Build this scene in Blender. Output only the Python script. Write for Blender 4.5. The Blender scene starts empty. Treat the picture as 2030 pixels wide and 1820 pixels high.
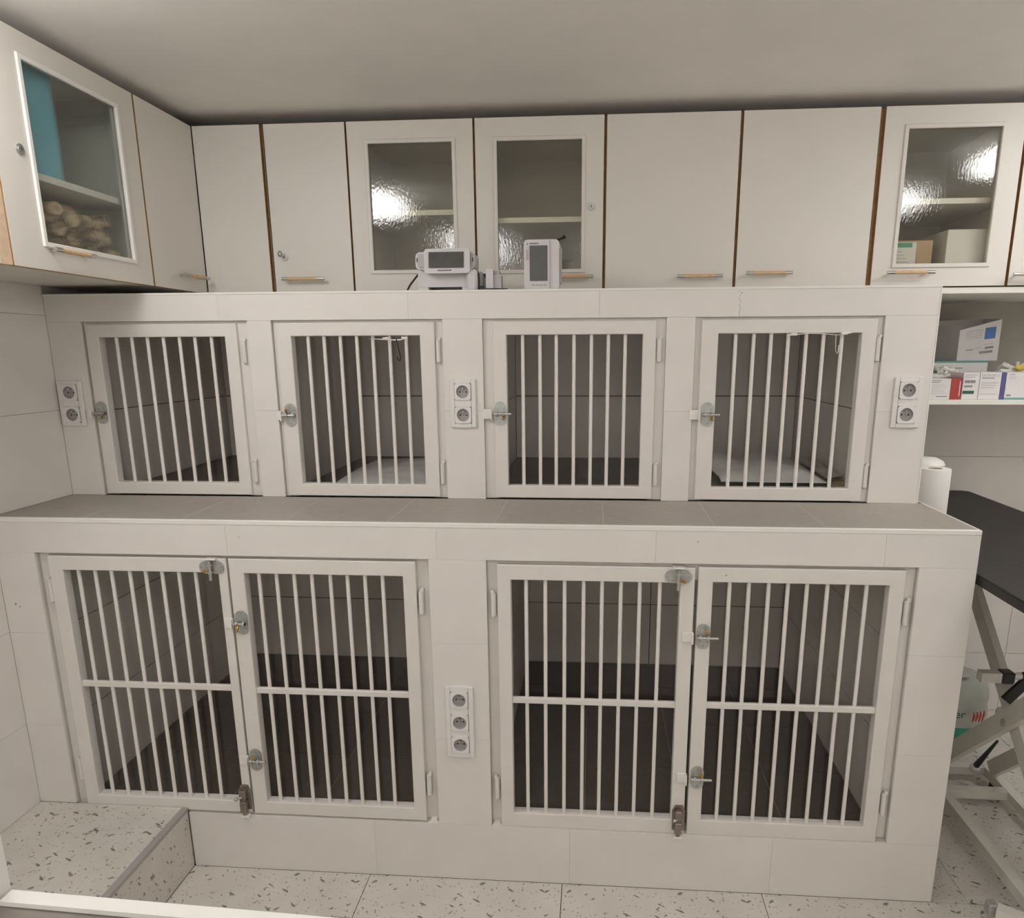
import bpy, bmesh, math, random
from mathutils import Vector, Matrix
PI = math.pi
random.seed(7)
SC = bpy.context.scene
COL = SC.collection

# ---------------------------------------------------------------- camera
W, H = 2030, 1820
CAM = (1.7389, -1.8855, 1.5923)
F_PX, PITCH, YAW, ROLL, PPX, PPY = 1417.86, -0.2274, -0.0751, -0.0043, 57.69, 115.1
fw = Vector((math.sin(YAW) * math.cos(PITCH), math.cos(YAW) * math.cos(PITCH), math.sin(PITCH)))
rt = Vector((math.cos(YAW), -math.sin(YAW), 0))
up = rt.cross(fw)
r2 = rt * math.cos(ROLL) + up * math.sin(ROLL)
u2 = -rt * math.sin(ROLL) + up * math.cos(ROLL)
cd = bpy.data.cameras.new('camera')
co = bpy.data.objects.new('camera', cd)
COL.objects.link(co)
co.matrix_world = Matrix(((r2.x, u2.x, -fw.x, CAM[0]), (r2.y, u2.y, -fw.y, CAM[1]), (r2.z, u2.z, -fw.z, CAM[2]), (0, 0, 0, 1)))
cd.sensor_fit = 'HORIZONTAL'
cd.sensor_width = 36
cd.lens = F_PX / W * 36
cd.shift_x = -PPX / W
cd.shift_y = PPY / W
cd.clip_start = .02
SC.camera = co

# ---------------------------------------------------------------- world, exposure
wd = bpy.data.worlds.new('world'); SC.world = wd
wd.use_nodes = True
wd.node_tree.nodes['Background'].inputs[0].default_value = (.05, .05, .05, 1)
wd.node_tree.nodes['Background'].inputs[1].default_value = 1
SC.view_settings.view_transform = 'Standard'
SC.view_settings.look = 'None'
SC.view_settings.exposure = 0.0
SC.view_settings.gamma = 1.0
SC.view_settings.use_curve_mapping = False
LAMP_COL = (1.0, .993, 1.0)
LAMP_W = 16.5
LAMPS = [  # x centre, y centre, x size, y size, relative strength
    (.45, -.60, .50, .32, 1.02), (3.13, -.84, .50, .36, .56), (3.66, .06, .72, .30, .72), (.865, -2.2, .26, .9, .70), (2.05, -2.2, .6, .4, .32), (2.95, -2.2, .6, .4, .26)]  # last three: fill lights added behind the camera to brighten fronts and cages
LAMP_D = .09                        # depth of the opal diffuser boxes

# ---------------------------------------------------------------- main dimensions (metres)
YL, YU, YC = 0.0, 0.342, 0.709      # fronts of lower bank, upper bank, wall cabinets
YB = 1.23                            # back wall
XL, XU = 2.749, 2.729                # right ends of the banks
ZP, ZT = 1.133, 1.774                # ledge height, top of upper bank
ZS, XS = 0.208, 0.485                # raised floor step
ZCB, ZCT, ZCEIL = 1.800, 2.350, 2.388
XR, YR = 4.25, -2.9                  # right wall, rear wall
CB = 1.17                            # back of the cages
CF = 0.20                            # lower cage floor
CFU = 1.146                          # upper cage floor

# ---------------------------------------------------------------- materials
def nt(name):
    m = bpy.data.materials.new(name); m.use_nodes = True
    t = m.node_tree
    return m, t, t.nodes['Principled BSDF']

def lin(c):
    return tuple(((v / 255) / 12.92 if v / 255 <= .04045 else ((v / 255 + .055) / 1.055) ** 2.4) for v in c)

def mat(name, col, rough=.5, metal=0., noise=.06, nscale=18., bump=0., bscale=60., coat=0., spec=.5, obj=True):
    """plain colour with mottled procedural variation"""
    m, t, b = nt(name)
    L = t.links
    tc = t.nodes.new('ShaderNodeTexCoord')
    no = t.nodes.new('ShaderNodeTexNoise'); no.inputs['Scale'].default_value = nscale; no.inputs['Detail'].default_value = 4
    L.new(tc.outputs['Object'], no.inputs['Vector'])
    mp = t.nodes.new('ShaderNodeMapRange')
    mp.inputs['From Min'].default_value = .25; mp.inputs['From Max'].default_value = .75
    mp.inputs['To Min'].default_value = 1 - noise; mp.inputs['To Max'].default_value = 1 + noise
    L.new(no.outputs['Fac'], mp.inputs['Value'])
    mx = t.nodes.new('ShaderNodeVectorMath'); mx.operation = 'SCALE'
    mx.inputs[0].default_value = col
    L.new(mp.outputs[0], mx.inputs['Scale'])
    L.new(mx.outputs[0], b.inputs['Base Color'])
    b.inputs['Roughness'].default_value = rough
    b.inputs['Metallic'].default_value = metal
    b.inputs['Specular IOR Level'].default_value = spec
    b.inputs['Coat Weight'].default_value = coat
    if bump > 0:
        n2 = t.nodes.new('ShaderNodeTexNoise'); n2.inputs['Scale'].default_value = bscale; n2.inputs['Detail'].default_value = 3
        L.new(tc.outputs['Object'], n2.inputs['Vector'])
        bp = t.nodes.new('ShaderNodeBump'); bp.inputs['Strength'].default_value = bump; bp.inputs['Distance'].default_value = .002
        L.new(n2.outputs['Fac'], bp.inputs['Height']); L.new(bp.outputs[0], b.inputs['Normal'])
    return m

M = {}
M['tile'] = mat('white_glazed_tile', (.78, .74, .69), .32, noise=.035, nscale=6, bump=.06, bscale=9)
M['tile_in'] = mat('cage_tile', (.90, .85, .785), .25, noise=.05, nscale=5)
M['grout'] = mat('pale_grout', (.60, .56, .51), .9)
M['grout_dark'] = mat('dark_joint_sealant', (.05, .035, .025), .8)
M['wall'] = mat('wall_paint', (.84, .81, .77), .6, noise=.03, nscale=5, bump=.15, bscale=120)
M['ceil'] = mat('ceiling_paint', (.90, .865, .82), .85, noise=.02, nscale=9, bump=.1, bscale=150)
M['concrete'] = mat('grey_wall', (.46, .43, .38), .8, noise=.08, nscale=14, bump=.2, bscale=90)
M['ledge'] = mat('grey_brown_stone_tile', (.37, .33, .285), .5, noise=.07, nscale=40, bump=.1, bscale=200)
M['cagefloor'] = mat('dark_cage_floor_tile', (.105, .086, .066), .5, noise=.18, nscale=90, bump=.1, bscale=200)
M['ledge_grout'] = mat('light_floor_grout', (.52, .48, .42), .9)
M['white_paint'] = mat('white_painted_steel', (.76, .72, .67), .38, noise=.03, nscale=14, bump=.10, bscale=35)
M['bar'] = mat('white_bar_enamel', (.80, .765, .72), .35, noise=.01)
M['pvc'] = mat('white_edge_profile', (.84, .81, .76), .35, noise=.02)
M['cab'] = mat('white_laminate', (.74, .705, .64), .42, noise=.02, nscale=4)
M['cab_in'] = mat('cabinet_inside', (.34, .32, .27), .7, noise=.03)
M['shelfboard'] = mat('white_shelf_board', (.80, .775, .70), .5, noise=.02)
M['edge'] = mat('beech_edge_band', (.42, .26, .12), .5, noise=.2, nscale=60)
M['wood'] = mat('pale_beech', (.66, .47, .27), .45, noise=.15, nscale=80)
M['wood_edge'] = mat('light_wood_edge', (.70, .52, .35), .5, noise=.1, nscale=50)
M['chrome'] = mat('satin_nickel', (.62, .60, .57), .25, metal=1.)
M['zinc'] = mat('zinc_plated_steel', (.50, .52, .50), .38, metal=.85, noise=.12, nscale=90)
M['oldsteel'] = mat('tarnished_steel', (.30, .25, .22), .42, metal=.8, noise=.25, nscale=70)
M['brass'] = mat('worn_brass', (.42, .25, .08), .4, metal=.8, noise=.2, nscale=90)
M['black'] = mat('black_plastic', (.012, .011, .012), .4)
M['rubber'] = mat('black_ribbed_rubber', (.028, .024, .022), .62, noise=.25, nscale=130, bump=.4, bscale=260)
M['rubber_edge'] = mat('black_edge_trim', (.008, .007, .008), .45)
M['screen'] = mat('grey_screen', (.10, .10, .095), .25, noise=.05)
M['screen2'] = mat('grey_green_screen', (.075, .078, .065), .2, noise=.15, nscale=30)
M['dev'] = mat('medical_white_plastic', (.66, .63, .63), .4, noise=.015)
M['dev_grey'] = mat('medical_grey_plastic', (.48, .46, .45), .5, noise=.02)
M['sock'] = mat('socket_white', (.80, .77, .74), .3, noise=.01)
M['sock_in'] = mat('socket_well_shade', (.40, .38, .365), .35, noise=.01)  # greyer than the cover: shade of the recess put into the colour
M['pad'] = mat('absorbent_pad', (.80, .80, .76), .9, noise=.05, nscale=20, bump=.5, bscale=220)
M['pad_edge'] = mat('pad_backing', (.50, .55, .46), .6, noise=.05)
M['cloth_yellow'] = mat('yellow_brown_cloth', (.50, .38, .20), .9, noise=.2, nscale=30)
M['cloth_cream'] = mat('cream_cloth', (.55, .50, .40), .9, noise=.1, nscale=30)
M['tableframe'] = mat('cream_painted_frame', (.66, .63, .56), .45, noise=.05)
M['paper'] = mat('tissue_paper', (.80, .78, .73), .9, noise=.02, bump=.3, bscale=200)
M['bag'] = mat('white_plastic_bag', (.42, .44, .39), .45, noise=.1, nscale=12, bump=.8, bscale=18)
M['green'] = mat('green_print', (.04, .30, .20), .5, noise=.1)
M['darkgreen'] = mat('dark_green_print', (.02, .12, .07), .5)
M['red'] = mat('red_print', (.62, .07, .04), .5, noise=.15)
M['redbox'] = mat('red_carton', (.42, .055, .05), .4, noise=.08)
M['blue'] = mat('blue_print', (.08, .19, .44), .5)
M['navy'] = mat('navy_print', (.10, .09, .25), .5)
M['teal'] = mat('teal_print', (.12, .36, .33), .5)
M['ink'] = mat('grey_ink', (.26, .24, .24), .6)
M['ink_light'] = mat('pale_ink', (.50, .47, .47), .6)
M['carton'] = mat('white_carton', (.72, .69, .67), .5, noise=.03)
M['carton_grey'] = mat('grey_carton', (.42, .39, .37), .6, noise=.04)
M['carton_in'] = mat('carton_inside', (.20, .17, .15), .8)
M['card'] = mat('brown_cardboard', (.46, .32, .19), .7, noise=.1)
M['plastic'] = mat('crinkled_plastic', (.66, .66, .60), .22, noise=.2, nscale=50, bump=1., bscale=70)
M['yellow'] = mat('yellow_print', (.55, .42, .05), .4)
M['bluefolder'] = mat('light_blue_binder', (.20, .48, .58), .5, noise=.04)
M['pinkfolder'] = mat('mauve_binder', (.22, .18, .20), .5, noise=.04)
M['purple'] = mat('purple_print', (.30, .26, .42), .5)
M['steelgrey'] = mat('brushed_grey_metal', (.27, .245, .22), .3, metal=.35, noise=.12, nscale=22)
M['nosing'] = mat('grey_metal_nosing', (.42, .39, .37), .45, metal=.2, noise=.05)

# blanket: brown and cream mottled
def blotch(name, cols, scale):
    m, t, b = nt(name); L = t.links
    tc = t.nodes.new('ShaderNodeTexCoord'); no = t.nodes.new('ShaderNodeTexNoise')
    no.inputs['Scale'].default_value = scale; no.inputs['Detail'].default_value = 3; no.inputs['Distortion'].default_value = 1.2
    L.new(tc.outputs['Object'], no.inputs['Vector'])
    r = t.nodes.new('ShaderNodeValToRGB'); e = r.color_ramp.elements
    e[0].position, e[1].position = cols[0][0], cols[-1][0]
    e[0].color, e[1].color = (*cols[0][1], 1), (*cols[-1][1], 1)
    for p, c in cols[1:-1]:
        x = e.new(p); x.color = (*c, 1)
    L.new(no.outputs['Fac'], r.inputs[0]); L.new(r.outputs[0], b.inputs['Base Color'])
    b.inputs['Roughness'].default_value = .9
    return m
M['blanket'] = blotch('mottled_brown_fleece', [(.36, (.10, .07, .05)), (.46, (.36, .26, .17)), (.56, (.68, .52, .35))], 22)

# speckled floor: off-white with scattered elongated dark flecks
def terrazzo():
    m, t, b = nt('speckled_floor_vinyl'); L = t.links
    tc = t.nodes.new('ShaderNodeTexCoord')
    prev = None
    base = t.nodes.new('ShaderNodeTexNoise'); base.inputs['Scale'].default_value = 7; base.inputs['Detail'].default_value = 5
    L.new(tc.outputs['Object'], base.inputs['Vector'])
    r0 = t.nodes.new('ShaderNodeValToRGB')
    r0.color_ramp.elements[0].position = .3; r0.color_ramp.elements[0].color = (.60, .56, .495, 1)
    r0.color_ramp.elements[1].position = .7; r0.color_ramp.elements[1].color = (.68, .64, .58, 1)
    L.new(base.outputs['Fac'], r0.inputs[0]); prev = r0.outputs[0]
    layers = [(.5, 32, 2.1, .20, .66, (.10, .09, .085)), (-.6, 38, 1.8, .19, .68, (.14, .125, .11)), (1.4, 46, 2.0, .19, .64, (.20, .18, .16)),
              (2.3, 70, 1.4, .20, .72, (.34, .31, .28)), (.2, 95, 1.3, .24, .66, (.42, .39, .35)), (.9, 17, 1.6, .13, .84, (.22, .17, .12))]
    for ang, sc, st, rad, thr, colr in layers:
        mp = t.nodes.new('ShaderNodeMapping'); mp.inputs['Rotation'].default_value = (ang * .7, ang * .4, ang)
        L.new(tc.outputs['Object'], mp.inputs['Vector'])
        m2 = t.nodes.new('ShaderNodeMapping'); m2.inputs['Scale'].default_value = (1 / st, st * .8, 1)
        L.new(mp.outputs[0], m2.inputs['Vector'])
        dn = t.nodes.new('ShaderNodeTexNoise'); dn.inputs['Scale'].default_value = sc * 2.5; L.new(m2.outputs[0], dn.inputs['Vector'])
        ds = t.nodes.new('ShaderNodeVectorMath'); ds.operation = 'SCALE'; ds.inputs['Scale'].default_value = .5 / sc
        L.new(dn.outputs['Color'], ds.inputs[0])
        ad = t.nodes.new('ShaderNodeVectorMath'); ad.operation = 'ADD'; L.new(m2.outputs[0], ad.inputs[0]); L.new(ds.outputs[0], ad.inputs[1])
        v = t.nodes.new('ShaderNodeTexVoronoi'); v.inputs['Scale'].default_value = sc
        L.new(ad.outputs[0], v.inputs['Vector'])
        sp = t.nodes.new('ShaderNodeSeparateColor'); L.new(v.outputs['Color'], sp.inputs[0])
        lt = t.nodes.new('ShaderNodeMath'); lt.operation = 'LESS_THAN'; lt.inputs[1].default_value = rad; L.new(v.outputs['Distance'], lt.inputs[0])
        gt = t.nodes.new('ShaderNodeMath'); gt.operation = 'GREATER_THAN'; gt.inputs[1].default_value = thr; L.new(sp.outputs[0], gt.inputs[0])
        mu = t.nodes.new('ShaderNodeMath'); mu.operation = 'MULTIPLY'; L.new(lt.outputs[0], mu.inputs[0]); L.new(gt.outputs[0], mu.inputs[1])
        mm = t.nodes.new('ShaderNodeMath'); mm.operation = 'MULTIPLY'; mm.inputs[1].default_value = .85; L.new(mu.outputs[0], mm.inputs[0])
        mx = t.nodes.new('ShaderNodeMix'); mx.data_type = 'RGBA'
        L.new(mm.outputs[0], mx.inputs[0]); L.new(prev, mx.inputs[6]); mx.inputs[7].default_value = (*colr, 1)
        prev = mx.outputs[2]
    L.new(prev, b.inputs['Base Color']); b.inputs['Roughness'].default_value = .38
    return m
M['floor'] = terrazzo()

def glass(name, tint, refl, rough, bump, bscale, blur=0.):
    m = bpy.data.materials.new(name); m.use_nodes = True; t = m.node_tree; t.nodes.clear(); L = t.links
    out = t.nodes.new('ShaderNodeOutputMaterial'); mix = t.nodes.new('ShaderNodeMixShader')
    tr = t.nodes.new('ShaderNodeBsdfTransparent'); tr.inputs[0].default_value = (*tint, 1)
    gl = t.nodes.new('ShaderNodeBsdfGlossy'); gl.inputs['Roughness'].default_value = rough
    gl.inputs['Color'].default_value = (.9, .9, .9, 1)
    lw = t.nodes.new('ShaderNodeLayerWeight'); lw.inputs['Blend'].default_value = .5
    pw = t.nodes.new('ShaderNodeMath'); pw.operation = 'POWER'; pw.inputs[1].default_value = 4; L.new(lw.outputs['Facing'], pw.inputs[0])
    ml = t.nodes.new('ShaderNodeMath'); ml.operation = 'MULTIPLY_ADD'; ml.inputs[1].default_value = .9; ml.inputs[2].default_value = refl; ml.use_clamp = True
    L.new(pw.outputs[0], ml.inputs[0]); L.new(ml.outputs[0], mix.inputs[0])
    body = tr.outputs[0]
    tc = t.nodes.new('ShaderNodeTexCoord')
    if bump > 0:
        no = t.nodes.new('ShaderNodeTexNoise'); no.inputs['Scale'].default_value = bscale; no.inputs['Detail'].default_value = 2
        mpg = t.nodes.new('ShaderNodeMapping'); mpg.inputs['Scale'].default_value = (1, 1, .45); L.new(tc.outputs['Object'], mpg.inputs['Vector']); L.new(mpg.outputs[0], no.inputs['Vector'])
        bp = t.nodes.new('ShaderNodeBump'); bp.inputs['Strength'].default_value = bump; bp.inputs['Distance'].default_value = .003
        L.new(no.outputs['Fac'], bp.inputs['Height']); L.new(bp.outputs[0], gl.inputs['Normal'])
    if blur > 0:
        rf = t.nodes.new('ShaderNodeBsdfRefraction'); rf.inputs['IOR'].default_value = 1.05; rf.inputs['Roughness'].default_value = blur
        rf.inputs['Color'].default_value = (*tint, 1)
        m2 = t.nodes.new('ShaderNodeMixShader'); m2.inputs[0].default_value = .5
        L.new(body, m2.inputs[1]); L.new(rf.outputs[0], m2.inputs[2]); body = m2.outputs[0]
    L.new(body, mix.inputs[1]); L.new(gl.outputs[0], mix.inputs[2]); L.new(mix.outputs[0], out.inputs[0])
    return m
M['glass'] = glass('textured_cabinet_glass', (.97, .97, .93), .07, .045, .10, 170)
M['glass_left'] = glass('frosted_cabinet_glass', (.94, .96, .95), .04, .2, .06, 60, .09)
M['acrylic'] = glass('clear_acrylic_sheet', (.992, .99, .985), .020, .08, .0, 4)

def emit(name, col, s):
    m = bpy.data.materials.new(name); m.use_nodes = True; t = m.node_tree; t.nodes.clear()
    o = t.nodes.new('ShaderNodeOutputMaterial'); e = t.nodes.new('ShaderNodeEmission')
    e.inputs[0].default_value = (*col, 1); e.inputs[1].default_value = s
    t.links.new(e.outputs[0], o.inputs[0]); return m

# ---------------------------------------------------------------- mesh helpers
class MB:
    def __init__(s):
        s.v, s.f, s.m = [], [], []
    def add(s, vs, fs, m=0):
        o = len(s.v); s.v += [tuple(v) for v in vs]
        for f in fs:
            s.f.append(tuple(i + o for i in f)); s.m.append(m)
        return s
    def box(s, x0, x1, y0, y1, z0, z1, m=0, side=None):
        vs = [(x0, y0, z0), (x1, y0, z0), (x1, y1, z0), (x0, y1, z0), (x0, y0, z1), (x1, y0, z1), (x1, y1, z1), (x0, y1, z1)]
        fs = [(0, 3, 2, 1), (4, 5, 6, 7), (0, 1, 5, 4), (1, 2, 6, 5), (2, 3, 7, 6), (3, 0, 4, 7)]
        o = len(s.v); s.v += vs
        for k, f in enumerate(fs):
            s.f.append(tuple(i + o for i in f))
            s.m.append(m if side is None or k in side[1] else side[0])
        return s
    def cbox(s, x0, x1, y0, y1, z0, z1, c=.002, m=0):
        """box with chamfered edges"""
        c = min(c, (x1 - x0) * .45, (y1 - y0) * .45, (z1 - z0) * .45)
        pts = {}
        vs = []
        for ix in (0, 1):
            for iy in (0, 1):
                for iz in (0, 1):
                    X, Y, Z = (x0, x1)[ix], (y0, y1)[iy], (z0, z1)[iz]
                    dx, dy, dz = (c, -c)[ix], (c, -c)[iy], (c, -c)[iz]
                    pts[ix, iy, iz, 0] = len(vs); vs.append((X, Y + dy, Z + dz))
                    pts[ix, iy, iz, 1] = len(vs); vs.append((X + dx, Y, Z + dz))
                    pts[ix, iy, iz, 2] = len(vs); vs.append((X + dx, Y + dy, Z))
        fs = []
        P = pts
        for a in (0, 1):
            fs.append((P[a, 0, 0, 0], P[a, 1, 0, 0], P[a, 1, 1, 0], P[a, 0, 1, 0]))
            fs.append((P[0, a, 0, 1], P[1, a, 0, 1], P[1, a, 1, 1], P[0, a, 1, 1]))
            fs.append((P[0, 0, a, 2], P[1, 0, a, 2], P[1, 1, a, 2], P[0, 1, a, 2]))
        for a in (0, 1):
            for b in (0, 1):
                fs.append((P[a, b, 0, 0], P[a, b, 1, 0], P[a, b, 1, 1], P[a, b, 0, 1]))
                fs.append((P[a, 0, b, 0], P[a, 1, b, 0], P[a, 1, b, 2], P[a, 0, b, 2]))
                fs.append((P[0, a, b, 1], P[1, a, b, 1], P[1, a, b, 2], P[0, a, b, 2]))
        for a in (0, 1):
            for b in (0, 1):
                for d in (0, 1):
                    fs.append((P[a, b, d, 0], P[a, b, d, 1], P[a, b, d, 2]))
        return s.add(vs, fs, m)
    def cyl(s, p0, p1, r0, r1=None, n=12, m=0, cap=True):
        r1 = r0 if r1 is None else r1
        a, b = Vector(p0), Vector(p1); d = (b - a).normalized()
        u = d.orthogonal().normalized(); w = d.cross(u)
        vs = []
        for c, r in ((a, r0), (b, r1)):
            for i in range(n):
                t = 2 * PI * i / n
                vs.append(c + u * r * math.cos(t) + w * r * math.sin(t))
        fs = [(i, (i + 1) % n, n + (i + 1) % n, n + i) for i in range(n)]
        if cap:
            fs += [tuple(range(n - 1, -1, -1)), tuple(range(n, 2 * n))]
        return s.add(vs, fs, m)
    def tube(s, pts, r, n=8, m=0):
        P = [Vector(p) for p in pts]; k = len(P); vs = []
        rr = r if isinstance(r, (list, tuple)) else [r] * k
        ref = None
        for i, p in enumerate(P):
            d = (P[min(i + 1, k - 1)] - P[max(i - 1, 0)]).normalized()
            if ref is None: ref = d.orthogonal().normalized()
            ref = (ref - d * ref.dot(d)).normalized(); w = d.cross(ref)
            for j in range(n):
                t = 2 * PI * j / n; vs.append(p + (ref * math.cos(t) + w * math.sin(t)) * rr[i])
        fs = [(i * n + j, i * n + (j + 1) % n, (i + 1) * n + (j + 1) % n, (i + 1) * n + j) for i in range(k - 1) for j in range(n)]
        fs += [tuple(range(n - 1, -1, -1)), tuple(range((k - 1) * n, k * n))]
        return s.add(vs, fs, m)
    def prism(s, poly, fn, t, m=0, ms=None):
        """poly: 2d points; fn(a,b,d)->xyz ; extruded from d=0 to d=t"""
        n = len(poly)
        vs = [fn(a, b, 0) for a, b in poly] + [fn(a, b, t) for a, b in poly]
        s.add(vs, [tuple(range(n - 1, -1, -1)), tuple(range(n, 2 * n))], m)
        s.add(vs, [(i, (i + 1) % n, n + (i + 1) % n, n + i) for i in range(n)], m if ms is None else ms)
        return s
    def lathe(s, prof, c, n=24, m=0):
        vs = []
        for r, z in prof:
            for i in range(n):
                t = 2 * PI * i / n; vs.append((c[0] + r * math.cos(t), c[1] + r * math.sin(t), c[2] + z))
        fs = [(a * n + i, a * n + (i + 1) % n, (a + 1) * n + (i + 1) % n, (a + 1) * n + i) for a in range(len(prof) - 1) for i in range(n)]
        return s.add(vs, fs, m)
    def sphere(s, c, r, n=12, m=0, sc=(1, 1, 1)):
        vs, k = [], n // 2
        for a in range(k + 1):
            ph = PI * a / k
            for i in range(n):
                t = 2 * PI * i / n
                vs.append((c[0] + r * sc[0] * math.sin(ph) * math.cos(t), c[1] + r * sc[1] * math.sin(ph) * math.sin(t), c[2] + r * sc[2] * math.cos(ph)))
        fs = [(a * n + i, (a + 1) * n + i, (a + 1) * n + (i + 1) % n, a * n + (i + 1) % n) for a in range(k) for i in range(n)]
        return s.add(vs, fs, m)
    def build(s, name, mats, parent=None, smooth=False, origin=None):
        me = bpy.data.meshes.new(name)
        o = Vector(origin) if origin else Vector((0, 0, 0))
        me.from_pydata([tuple(Vector(v) - o) for v in s.v], [], s.f)
        for mm in (mats if isinstance(mats, (list, tuple)) else [mats]):
            me.materials.append(M[mm] if isinstance(mm, str) else mm)
        for p, i in zip(me.polygons, s.m): p.material_index = i
        bm = bmesh.new(); bm.from_mesh(me)
        bmesh.ops.remove_doubles(bm, verts=bm.verts, dist=1e-6)
        bmesh.ops.recalc_face_normals(bm, faces=bm.faces)
        if smooth:
            for f in bm.faces: f.smooth = True
            for e in bm.edges:
                if len(e.link_faces) == 2 and e.calc_face_angle(0) > .7: e.smooth = False
        bm.to_mesh(me); bm.free()
        ob = bpy.data.objects.new(name, me); COL.objects.link(ob)
        ob.location = o
        if parent is not None:
            ob.parent = parent
            ob.location = o - world_loc(parent)
        return ob

def world_loc(o):
    l = Vector(o.location)
    while o.parent is not None:
        o = o.parent; l += Vector(o.location)
    return l
def tag(o, label=None, cat=None, group=None, kind=None):
    if label: o['label'] = label
    if cat: o['category'] = cat
    if group: o['group'] = group
    if kind: o['kind'] = kind
    return o
def empty(name, loc=(0, 0, 0), label=None, cat=None, group=None, kind=None):
    o = bpy.data.objects.new(name, None); COL.objects.link(o); o.location = loc; o.empty_display_size = .05
    return tag(o, label, cat, group, kind)
def copy_tree(o, parent=None):
    c = o.copy(); COL.objects.link(c)
    if parent is not None: c.parent = parent
    for ch in list(o.children): copy_tree(ch, c)
    return c
def rrect(x0, x1, z0, z1, r, n=5, corners=(1, 1, 1, 1)):
    """rounded rectangle outline; corners: bl, br, tr, tl"""
    out = []
    for (cx, cz, a0, on) in ((x0, z0, PI, corners[0]), (x1, z0, 1.5 * PI, corners[1]), (x1, z1, 0, corners[2]), (x0, z1, .5 * PI, corners[3])):
        if not on: out.append((cx, cz)); continue
        ox = cx + (r if cx == x0 else -r); oz = cz + (r if cz == z0 else -r)
        for i in range(n + 1):
            t = a0 + .5 * PI * i / n; out.append((ox + r * math.cos(t), oz + r * math.sin(t)))
    return out
FY = lambda y: (lambda a, b, d: (a, y + d, b))          # polygon in XZ, extruded to +Y

# ---------------------------------------------------------------- setting
def lay(x0, x1, xj):
    c = [x0] + [x for x in sorted(xj) if x0 + .004 < x < x1 - .004] + [x1]
    return list(zip(c[:-1], c[1:]))
def tiles(parent, plane, pos, thick, regions, uj, vj, m, gap=.0004, name='tile', jit=.0001, c=.0002):
    """tiles on a plane; plane 'y' faces -Y with (u,v)=(x,z); 'x+'/'x-' faces +X/-X with (u,v)=(y,z); 'z' faces up with (x,y)"""
    for (u0, u1, v0, v1) in regions:
        for (a, b) in lay(v0, v1, vj):
            for (p, q) in lay(u0, u1, uj(a) if callable(uj) else uj):
                g = gap / 2; j = random.uniform(-jit, jit)
                p2, q2, a2, b2 = p + g, q - g, a + g, b - g
                o = MB()
                if plane == 'y': o.cbox(p2, q2, pos + j, pos + thick, a2, b2, c)
                elif plane == 'x+': o.cbox(pos - thick, pos + j, p2, q2, a2, b2, c)
                elif plane == 'x-': o.cbox(pos + j, pos + thick, p2, q2, a2, b2, c)
                else: o.cbox(p2, q2, a2, b2, pos - thick, pos + j, c)
                ctr = tuple((min(k) + max(k)) / 2 for k in zip(*o.v))
                o.build(name, m, parent, origin=ctr)

# floor
fl = MB().box(0, XR, YR, YB, -.06, -.008).build('floor', 'grout_dark'); tag(fl, 'off-white speckled vinyl tile floor', kind='structure')
fx = [.457 + .6 * k for k in range(-1, 8)]
tiles(fl, 'z', 0, .008, [(XS, XR, YR, 0.0), (XL, XR, 0.0, YB)], fx + [2.857], [0.004 - .6 * k for k in range(0, 6)] + [.76], 'floor', gap=.0022, jit=.0002)
# ceiling
ce = MB().box(0, XR, YR, YB, ZCEIL, ZCEIL + .1).build('ceiling', 'ceil'); tag(ce, 'plain off-white ceiling', kind='structure')
# walls
wl = MB().box(-.1, -.006, YR, YB, 0, ZCEIL).build('wall_left', 'grout'); tag(wl, 'white tiled wall at the end of the kennels', kind='structure')
tiles(wl, 'x+', 0, .006, [(-.6 * 3, 0, ZS, ZCEIL), (0, YU, ZP, ZCEIL)], [-1.2, -.6, -.25], [.478, .78, 1.08, 1.413, 1.71, 2.01], 'tile', gap=.001)
MB().box(-.006, 0, YR, -1.8, 0, ZCEIL).build('wall_section', 'wall', wl)
wb = MB().box(-.1, XR, YB, YB + .1, 0, ZCEIL).build('wall_back', 'grout'); tag(wb, 'back wall with grey-white tiles beside the kennels', kind='structure')
tiles(wb, 'y', YB - .006, .006, [(XL - .02, XR, 0, 1.40)], [2.99, 3.575], [.275, .575, .865, 1.155], 'tile', gap=.0018)
MB().box(XL - .02, XR, YB - .006, YB, 1.40, 1.80).build('wall_section', 'concrete', wb)
wr = MB().box(XR, XR + .1, YR, YB, 0, ZCEIL).build('wall_right', 'wall'); tag(wr, 'plain painted wall', kind='structure')
we = MB().box(-.1, XR + .1, YR - .1, YR, 0, ZCEIL).build('wall_rear', 'wall'); tag(we, 'plain painted wall opposite the kennels', kind='structure')
# raised step
st = MB().box(0.0, XS - .006, -1.6, -.001, 0, ZS - .006).build('floor_step', 'grout'); tag(st, 'raised speckled floor step by the left wall', kind='structure')
tiles(st, 'z', ZS, .006, [(0.0, XS - .018, -1.6, -.001)], [], [-.92], 'floor', jit=0)
tiles(st, 'x+', XS - .0005, .0055, [(-1.6, -.001, 0, ZS - .012)], [-.6, -1.2], [], 'floor', jit=0)
MB().cbox(XS - .018, XS + .002, -1.6, -.0005, ZS - .012, ZS + .0015, .001).build('nosing', 'nosing', st)

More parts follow.
